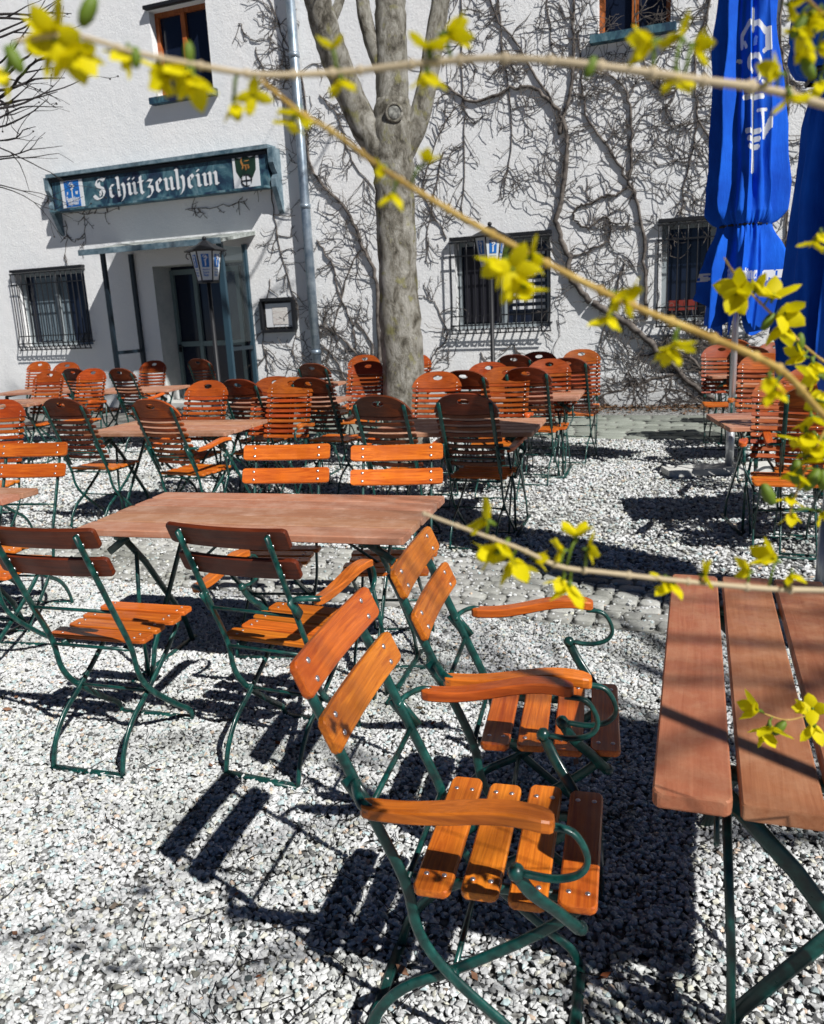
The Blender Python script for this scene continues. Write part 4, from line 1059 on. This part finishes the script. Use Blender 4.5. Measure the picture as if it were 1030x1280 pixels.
# high backed
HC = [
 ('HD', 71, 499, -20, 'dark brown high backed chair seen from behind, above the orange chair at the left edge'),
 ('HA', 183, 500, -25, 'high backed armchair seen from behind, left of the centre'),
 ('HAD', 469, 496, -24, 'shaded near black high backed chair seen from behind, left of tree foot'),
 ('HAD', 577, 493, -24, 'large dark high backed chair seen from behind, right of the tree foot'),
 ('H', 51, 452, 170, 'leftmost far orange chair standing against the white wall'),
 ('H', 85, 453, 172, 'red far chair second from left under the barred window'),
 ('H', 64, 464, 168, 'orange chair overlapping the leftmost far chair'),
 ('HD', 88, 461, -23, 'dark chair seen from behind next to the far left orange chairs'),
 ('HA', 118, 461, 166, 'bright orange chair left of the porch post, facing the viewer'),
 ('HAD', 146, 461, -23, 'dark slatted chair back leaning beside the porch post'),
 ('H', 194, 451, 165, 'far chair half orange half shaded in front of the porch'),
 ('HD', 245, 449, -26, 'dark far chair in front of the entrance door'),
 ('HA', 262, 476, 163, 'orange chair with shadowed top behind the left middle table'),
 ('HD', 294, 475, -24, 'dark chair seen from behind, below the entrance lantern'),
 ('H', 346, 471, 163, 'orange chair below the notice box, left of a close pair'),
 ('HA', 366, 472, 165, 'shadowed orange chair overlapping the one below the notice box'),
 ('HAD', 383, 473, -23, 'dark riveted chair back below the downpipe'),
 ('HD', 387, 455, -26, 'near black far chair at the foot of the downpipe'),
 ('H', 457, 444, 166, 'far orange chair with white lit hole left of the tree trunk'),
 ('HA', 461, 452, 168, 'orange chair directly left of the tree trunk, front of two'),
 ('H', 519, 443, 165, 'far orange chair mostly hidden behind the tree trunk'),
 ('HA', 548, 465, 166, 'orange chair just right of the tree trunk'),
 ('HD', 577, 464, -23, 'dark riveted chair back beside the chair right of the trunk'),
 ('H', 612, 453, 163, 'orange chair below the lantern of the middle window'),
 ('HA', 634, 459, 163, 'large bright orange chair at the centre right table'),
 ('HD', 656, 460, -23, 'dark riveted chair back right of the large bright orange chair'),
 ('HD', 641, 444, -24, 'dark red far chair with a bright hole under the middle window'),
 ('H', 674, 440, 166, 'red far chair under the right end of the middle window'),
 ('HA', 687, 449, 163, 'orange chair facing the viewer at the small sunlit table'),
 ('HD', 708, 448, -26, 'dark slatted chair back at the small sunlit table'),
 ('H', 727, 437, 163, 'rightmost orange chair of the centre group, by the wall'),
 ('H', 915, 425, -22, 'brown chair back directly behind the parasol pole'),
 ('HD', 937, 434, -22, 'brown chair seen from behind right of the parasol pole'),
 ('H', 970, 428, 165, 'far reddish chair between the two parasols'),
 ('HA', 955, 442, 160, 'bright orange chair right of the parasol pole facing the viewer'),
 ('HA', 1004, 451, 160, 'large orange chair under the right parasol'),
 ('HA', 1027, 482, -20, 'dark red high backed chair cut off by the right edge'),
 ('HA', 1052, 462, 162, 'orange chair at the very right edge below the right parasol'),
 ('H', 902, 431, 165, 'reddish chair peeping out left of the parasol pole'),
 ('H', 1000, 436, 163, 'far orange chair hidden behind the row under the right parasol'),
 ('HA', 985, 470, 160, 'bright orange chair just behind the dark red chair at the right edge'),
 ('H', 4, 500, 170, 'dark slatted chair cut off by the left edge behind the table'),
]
for k_, x_, y_, yw_, lb in HC: place(k_, x_, y_, yw_ + rnd.uniform(-3, 3), lb)

# ------------------------------------------------------------------ parasols
def parasol(base, label, zb, ztie, ztop, rmax, seed, prints, flare=1.0):
    r_ = random.Random(seed)
    t = thing('closed_parasol', label, 'parasol', base, 0, 'closed blue parasols')
    ph = [r_.uniform(0, 6.28) for _ in range(8)]
    def S(th, z, e=0):
        if z >= ztie:
            k = (z - ztie) / (ztop - ztie); q = min(1, (z - ztie) / .10)
            base_r = rmax * (.72 + .28 * q ** .5) * (1 - .42 * min(1, max(0, k - .05) * 1.2) - .55 * max(0, k - .8) / .2)
            amp = .30 + .06 * math.sin(3 * k + 1)
        else:
            k = (ztie - z) / (ztie - zb)
            base_r = rmax * (.72 + .27 * min(1, k * 2.2) ** .8 - .04 * max(0, k - .7) * 3)
            if flare < 1: base_r = rmax * (.55 + .18 * min(1, k * 6) ** .6 + .05 * k)
            amp = .34 + .16 * k
        z = z + .035 * math.sin(4 * th + ph[2]) * math.exp(-((z - ztie) / .3) ** 2); pinch = math.exp(-((z - ztie) / .10) ** 2)
        fold = .55 - 1.15 * abs(math.sin(4 * th + ph[0] + .18 * math.sin(1.3 * z + ph[1]))) ** .75
        fold2 = math.sin(9 * th + ph[2] + .5 * math.sin(1.1 * z + ph[3])) * .4 + math.sin(3 * th + ph[4] + z) * .35
        lobe = 1 + .35 * math.sin(2 * th + ph[3] + .4 * z) + .25 * math.sin(5 * th + ph[7])
        rr = base_r * (1 + amp * (fold * 1.45 * lobe + fold2) * (1 - .5 * pinch))
        rr += .006 * math.sin(17 * th + 2 * z + ph[5]) + .010 * math.sin(31 * th + ph[5]) * pinch + .010 * math.sin(5 * th + 9 * z + ph[6]) * abs(math.sin(2.3 * z + th)) + .006 * math.sin(13 * th - 7 * z + ph[0])
        return rr + e
    def pt(th, z, e=0):
        rr = S(th, z, e)
        zz = z
        if z < zb + .25: zz = z - (.09 * math.sin(4 * th + ph[6]) + .07 * math.sin(7 * th + ph[7]) + .06 * math.sin(11 * th + ph[1])) * (1 - (z - zb) / .25)
        lean = (.05 * math.sin(z * 1.7 + seed) + .04, 0)
        return (rr * math.cos(th) + lean[0] * .5, rr * math.sin(th), zz)
    b = MB(); NT, NZ = (440, 380) if prints else (200, 110); rings = []
    for i in range(NZ + 1):
        z = zb + (ztop - zb) * i / NZ; rings.append([pt(2 * math.pi * k / NT, z) for k in range(NT)])
    b.loft(rings, FABRIC, True, False)
    if prints:
        tc = math.atan2(-base[1], -base[0]); segs = []
        for fn_ in prints: segs += fn_()
        segs = [(q_[0], q_[1] - .12, q_[2], q_[3] - .12, q_[4]) if q_[1] > 2.3 else q_ for q_ in segs]
        k_ = b.mi(PRINT); dz = (ztop - zb) / NZ; rows_ = {}
        for sg in segs:
            lo_, hi_ = min(sg[1], sg[3]) - sg[4] - .01, max(sg[1], sg[3]) + sg[4] + .01
            for i in range(max(0, int((lo_ - zb) / dz)), min(NZ, int((hi_ - zb) / dz) + 1)): rows_.setdefault(i, []).append(sg)
        for i, ss in rows_.items():
            z = zb + (i + .5) * dz
            for j in range(NT):
                th = 2 * math.pi * (j + .5) / NT; x = ((th - tc + math.pi) % (2 * math.pi) - math.pi) * rmax
                if abs(x) > .62: continue
                for x0_, z0_, x1_, z1_, w_ in ss:
                    dx, dzz = x1_ - x0_, z1_ - z0_; l2 = dx * dx + dzz * dzz + 1e-9
                    q = max(0, min(1, ((x - x0_) * dx + (z - z0_) * dzz) / l2))
                    if (x - x0_ - q * dx) ** 2 + ((z - z0_ - q * dzz)) ** 2 < w_ * w_: b.m[i * NT + j] = k_; break
    cn = b.build('canopy', t)
    b = MB(); b.sweep([(0, 0, 0), (0, 0, 1.5), (0, 0, ztop + .1)], .027, .027, ALU, n=16)
    b.sweep([(0, 0, 0.0), (0, 0, .5)], .036, .036, ALU, n=16)
    b.build('pole', t)
    b = MB(); b.ball((0, 0, ztop + .05), .09, FABRIC, (1, 1, .8), 14, 8); b.build('finial', t)
    b = MB(); b.sweep([pt(2 * math.pi * k / 40, ztie, .006) for k in range(41)], .012, .004, BLACK, n=4); b.build('tie_strap', cn)
    # base slab
    b = MB(); b.slat(1.15, .24, .06, .01, lambda u, v, w: (u, v, .03 + w), CONC, 3); b.build('base_slab', t)
    return t
u1 = P(911, 590, 0)
def seg(paths, w, ox=0, oz=0, sx=1, sz=1):
    return [(ox + p_[i][0] * sx, oz + p_[i][1] * sz, ox + p_[i + 1][0] * sx, oz + p_[i + 1][1] * sz, w) for p_ in paths for i in range(len(p_) - 1)]
def pr1():     # crozier with crest and serif letter
    out = seg([[(0, 2.62), (0, 3.28)]], .018, .05)
    cr = [(math.cos(-1.57 + k * .5) * (.115 - .007 * k), 3.40 + math.sin(-1.57 + k * .5) * (.12 - .007 * k)) for k in range(13)]
    out += seg([cr], .020, .05)
    for k in range(8):
        a = 2.9 - k * .75; out += seg([[(math.cos(a) * .15, 3.40 + math.sin(a) * .16), (math.cos(a) * .19, 3.40 + math.sin(a) * .20)]], .015, .05)
    out += seg([[(-.14, 3.62), (-.05, 3.70), (.06, 3.70), (.15, 3.62)], [(-.14, 3.54), (-.14, 3.62)], [(.15, 3.52), (.15, 3.64)], [(0, 3.66), (0, 3.80)], [(-.09, 3.17), (.09, 3.17)], [(-.04, 2.86), (.05, 2.86)], [(-.06, 2.92), (.06, 2.92)], [(-.03, 2.80), (.04, 2.80)]], .022, .05)
    out += seg([[(-.19, .5), (-.12, .02), (-.02, .34), (.06, .02), (.16, .5)], [(-.26, .5), (-.12, .5)], [(.1, .5), (.24, .5)]], .016, .22, 2.86, .42, .42)
    return out
def pr2():
    out = []; w_ = txt_w('Augustiner')
    for k in (-1, 0, 1):
        x = k * .40 - .15
        for ch in 'Augustiner':
            gw, st = GL[ch]; out += seg(st, .0065, x, 1.66, .30 / w_ , .07); x += gw * .30 / w_
    return out
parasol(u1, 'closed blue parasol with white emblem standing before the right barred window', 1.34, 2.10, 4.55, .25, 4, [pr1, pr2])
u2 = D(1031, 700, 3.7); u2 = Vector((u2.x, u2.y, 0))
zb1 = 1.2
parasol(u2, 'closed dark blue parasol filling the right edge of the photo', 1.27, 2.42, 5.2, .33, 9, [], .45)
parasol(Vector((u2.x + .89, u2.y - 1.19, 0)), 'unseen closed blue parasol added outside the right edge to shade its neighbour', 1.2, 2.3, 4.6, .32, 5, [])  # out of view, added to cast shade on the second parasol

# ------------------------------------------------------------------ forsythia shrub
shb = Vector((1.55, .12, 0))
shrub = thing('forsythia_shrub', 'flowering forsythia bush arching thin yellow blossomed twigs across the view', 'shrub', shb)
b = MB()
for k in range(5):
    a_ = rnd.uniform(0, 6.28); b.sweep(catmull([Vector((rnd.uniform(-.05, .05), rnd.uniform(-.05, .05), 0)), Vector((.08 * math.cos(a_), .08 * math.sin(a_), .7)), Vector((-.15 + .05 * k, .02 * k, 1.35)), Vector((-.25 + .04 * k, .05, 1.6 + .06 * k))], 6), .013, .013, STEM, n=7)
b.build('stem', shrub)
def flower(br, c, size, seedn, ax=None, n=4, green=.3):
    r_ = random.Random(seedn); m = MB()
    ax = Vector(ax) if ax else Vector((r_.gauss(0, .7), r_.gauss(0, .5), -.6 + r_.gauss(0, .4)))
    ax.normalize(); s1 = ax.orthogonal().normalized(); s2 = ax.cross(s1); ph = r_.uniform(0, 6.28)
    op = r_.uniform(.55, 1.15)
    m.sweep([Vector(c) - ax * size * .22, Vector(c), Vector(c) + ax * size * .16], [size * .05, size * .09, size * .07], [size * .05, size * .09, size * .07], CALYX, n=6)
    for k in range(n):
        a_ = ph + k * 2 * math.pi / n + r_.gauss(0, .12); rd = s1 * math.cos(a_) + s2 * math.sin(a_); td = ax.cross(rd)
        L = size * r_.uniform(.85, 1.15); rows = []
        for i in range(6):
            t_ = i / 5; w_ = size * .29 * math.sin(math.pi * min(1, .12 + t_ * .88)) ** .6 * (1 if t_ < 1 else .3)
            out = L * (t_ ** 1.1) * math.sin(op) * 1.0; al = L * t_ * math.cos(op) + size * .1 - L * .18 * t_ * t_
            cc = Vector(c) + rd * out + ax * al
            tw_ = .35 * t_ * r_.uniform(-1, 1)
            rows.append([cc + td * w_ * q + ax * (-abs(q) * w_ * .35 + tw_ * q * w_) for q in (-1, 0, 1)])
        m.loft(rows, PETAL, True, False, False)
    return m.build('flower', br)
fs = [0]
def branch(px, rad, mt, fl, buds=(), conn=True):
    """px: list of (x,y,fwd)"""
    pts = [D(*p_) for p_ in px]
    q = catmull([p_ - shb for p_ in pts], 7); root = Vector((-.18, .06, 1.62)); out_ = (q[0] - q[3]).normalized()
    q = [root.lerp(q[0] + out_ * .12, k / 8) for k in range(8)] + [q[0] + out_ * .12, q[0] + out_ * .06] + q; n = len(q)
    b = MB(); rr = [rad * .82 * (1.25 - .75 * i / n) * rnd.uniform(.93, 1.07) for i in range(n)]
    b.sweep(q, rr, rr, mt, n=8)
    for i in range(11, n, 5): b.ball(q[i], rr[i] * 1.45, mt, (1, 1, 1.2), nu=7, nv=4)
    br = b.build('branch', shrub)
    for f_ in fl:
        fs[0] += 1; x_, y_, d_, s_ = f_[:4]; ax = f_[4] if len(f_) > 4 else None
        flower(br, D(x_, y_, d_) - shb, s_ * (1.02 if d_ < .5 else 1.2), fs[0] * 7 + 3, ax)
        # little stalk to the twig
        c = D(x_, y_, d_) - shb; near = min(q, key=lambda v: (v - c).length)
        if (near - c).length < .06:
            m = MB(); m.sweep([near, near.lerp(c, .5) + Vector((0, 0, .003)), c], .0011, .0011, CALYX, n=5); m.build('stalk', br)
    for x_, y_, d_, s_ in buds:
        m = MB(); c = D(x_, y_, d_) - shb
        m.ball(c, s_, CALYX, (1, 1, 2.0), 8, 5, Matrix.Rotation(rnd.uniform(-.8, .8), 3, 'Y')); m.build('bud', br)
    return br
d1 = .47
branch([(1160, 165, .52), (1030, 131, .50), (960, 112, .49), (880, 101, d1), (790, 88, d1), (700, 77, d1), (620, 73, d1), (540, 78, d1), (450, 88, d1), (400, 92, d1), (320, 93, .46), (240, 80, .45), (170, 66, .44), (90, 44, .43), (20, 52, .42)], .0026, STEMP,
       [(975, 92, .49, .016, (-.8, 0, .2)), (988, 118, .49, .015, (.3, 0, -1)), (852, 48, d1, .016, (-.6, .2, .7)), (818, 52, d1, .018, (-1, 0, -.1)), (866, 56, d1, .014, (.8, 0, 0)), (846, 92, d1, .015, (0, 0, -1)),
        (556, 42, d1, .017, (1, 0, .15)), (536, 64, d1, .015, (.2, 0, 1)), (534, 88, d1, .015, (0, .2, -1)), (426, 98, d1, .013, (.1, 0, -1)), (416, 62, d1, .010, (-.1, 0, 1)),
        (236, 84, .45, .019, (-.5, -.2, -.6)), (212, 88, .45, .018, (-.9, 0, -.3)), (242, 96, .45, .017, (.2, -.3, -1)), (196, 96, .45, .013), (162, 64, .44, .013, (-.6, 0, -.5)),
        (76, 40, .43, .018, (-.4, -.3, .4)), (62, 54, .43, .018, (-.9, 0, -.2)), (86, 62, .43, .018, (.4, -.2, -1)), (70, 50, .43, .017, (0, -1, -.3)), (98, 66, .43, .014), (8, 88, .42, .013, (-.6, 0, -.5)),
        (292, 128, .46, .012, (.2, 0, -.8)), (316, 118, .46, .010)],
       [(110, 14, .43, .004), (236, 66, .45, .0028), (18, 74, .42, .0035), (170, 72, .44, .0026), (738, 84, d1, .003)])
branch([(1110, 600, .60), (1030, 520, .56), (985, 470, .54), (945, 446, .53), (870, 414, .52), (800, 386, .51), (740, 358, .50), (640, 306, .49), (560, 262, .48), (480, 212, .48), (420, 168, .47), (375, 140, .47), (325, 100, .46)], .0027, STEM,
       [(372, 138, .47, .014, (-.4, 0, -1)), (366, 150, .47, .013, (-.5, 0, -1)), (484, 214, .48, .011, (-1, 0, .1)), (531, 204, .48, .011, (.4, 0, 1)), (492, 240, .48, .012, (-.2, 0, -1)),
        (628, 326, .49, .018, (-.6, -.2, -.4)), (644, 344, .49, .018, (.1, -.4, -1)), (655, 358, .49, .017, (.3, 0, -1)), (640, 336, .49, .017, (0, -1, -.2)), (662, 322, .49, .014, (1, 0, .2)),
        (766, 368, .505, .015, (.5, -.2, -.5)), (778, 372, .505, .014, (1, 0, -.2)), (762, 394, .505, .013, (-.3, 0, -1)), (845, 426, .515, .014, (.1, -.4, -1)), (840, 434, .515, .014, (-.2, -.2, -.8)),
        (962, 470, .535, .013, (.1, 0, -1)), (968, 486, .535, .012, (.1, 0, -1))])
branch([(1180, 745, .64), (1030, 738, .62), (960, 736, .61), (860, 727, .60), (760, 716, .59), (700, 708, .585), (650, 686, .58), (590, 664, .575), (530, 642, .57)], .0028, STEMP,
       [(612, 652, .577, .020, (-.8, 0, .5)), (632, 680, .579, .020, (-.4, -.4, -.5)), (640, 698, .58, .020, (.3, -.2, -1)), (622, 690, .58, .018, (-1, 0, -.2)), (668, 698, .583, .012, (1, 0, -.2)),
        (720, 672, .588, .016, (0, 0, 1)), (734, 686, .588, .014, (1, 0, 0)), (706, 688, .588, .013, (-1, 0, 0)), (712, 730, .588, .018, (-.1, 0, -1)), (704, 722, .588, .014, (-.5, 0, -1)),
        (842, 728, .60, .016, (-.3, 0, -1)), (832, 724, .60, .013, (-1, 0, -.6)), (878, 718, .60, .013, (1, 0, .1)), (938, 714, .61, .013, (-.8, 0, .2)), (970, 700, .61, .018, (-.9, 0, .5)), (990, 716, .61, .012)])
branch([(1140, 520, .86), (1030, 452, .84), (985, 412, .82), (950, 378, .80), (925, 352, .79), (905, 322, .78)], .0019, STEM,
       [(926, 362, .79, .024, (-.5, -.4, 0)), (920, 366, .79, .022, (-.3, -.8, -.4)), (966, 372, .80, .022, (0, -.4, .6)), (978, 390, .81, .024, (.1, -.8, -.2)), (978, 404, .81, .022, (-.1, -.2, -1)), (1006, 446, .83, .020, (-.8, -.2, .2)), (1016, 452, .83, .020, (.2, -.2, -1)), (944, 364, .80, .015)],
       [(960, 402, .81, .005), (1000, 428, .83, .005)])
branch([(1130, 400, .74), (1070, 480, .73), (1030, 540, .72), (1003, 595, .72), (985, 650, .72)], .0018, STEM,
       [(1008, 540, .72, .020, (0, -.4, -1)), (1018, 556, .72, .019, (.3, 0, -1)), (1002, 548, .72, .017, (-.4, 0, -.6)), (1022, 500, .73, .016), (988, 620, .72, .013, (-.2, 0, -1)), (1026, 640, .73, .015), (1024, 470, .73, .018), (1014, 520, .72, .017, (0, -.4, -1)), (1006, 572, .72, .017, (.4, -.3, -1)), (998, 594, .72, .016, (-.5, -.3, -.6)), (1020, 590, .73, .016, (.4, -.2, -1)), (1028, 548, .73, .018), (990, 640, .72, .014, (0, 0, -1))],
       [(960, 618, .72, .006), (1015, 600, .72, .006), (995, 590, .72, .006), (1028, 600, .72, .005)])
branch([(1150, 900, .95), (1050, 878, .93), (1020, 890, .92), (985, 900, .91), (955, 892, .90)], .0016, STEM,
       [(948, 888, .90, .024, (-1, 0, .4)), (962, 906, .90, .025, (-.1, -.4, -1)), (956, 914, .90, .022, (.2, -.2, -1)), (1016, 886, .92, .022, (-.2, -.3, .2)), (1018, 906, .92, .023, (0, 0, -1)), (1006, 884, .92, .014, (-1, 0, .1))],
       [(974, 910, .91, .006)])
branch([(1170, 60, .60), (1060, 30, .58), (1020, 10, .57), (990, -30, .56)], .002, STEM,
       [(1012, 20, .57, .012), (996, 30, .57, .011, (0, 0, -1)), (1010, 58, .58, .011, (-.2, 0, -1)), (1024, 14, .58, .016), (1026, 290, .62, .011, (0, 0, -1)), (1018, 302, .62, .012, (-.3, 0, -1)), (1022, 60, .58, .012), (1004, 44, .57, .012, (-.6, 0, -.6)), (1026, 100, .58, .012, (0, 0, -1)), (984, 6, .57, .012)],
       [(1010, 86, .58, .004), (998, 34, .57, .004)])

# unseen post, added at right so its shadow crosses the near table
pp = MB(); ps_ = Vector((.66 + .62 * 1.35, 1.17 - .72 * 1.35, 0))
pp.sweep([(0, 0, 0), (0, 0, 2.9)], .021, .021, BARK, n=10)
po_ = pp.build('shadow_post', label='thin unseen wooden post added for its shadow across the near table', category='added post'); po_.location = ps_
SC.render.film_transparent = False
SC.cycles.max_bounces = 6; SC.cycles.diffuse_bounces = 1
try: SC.cycles.use_denoising = True
except Exception: pass
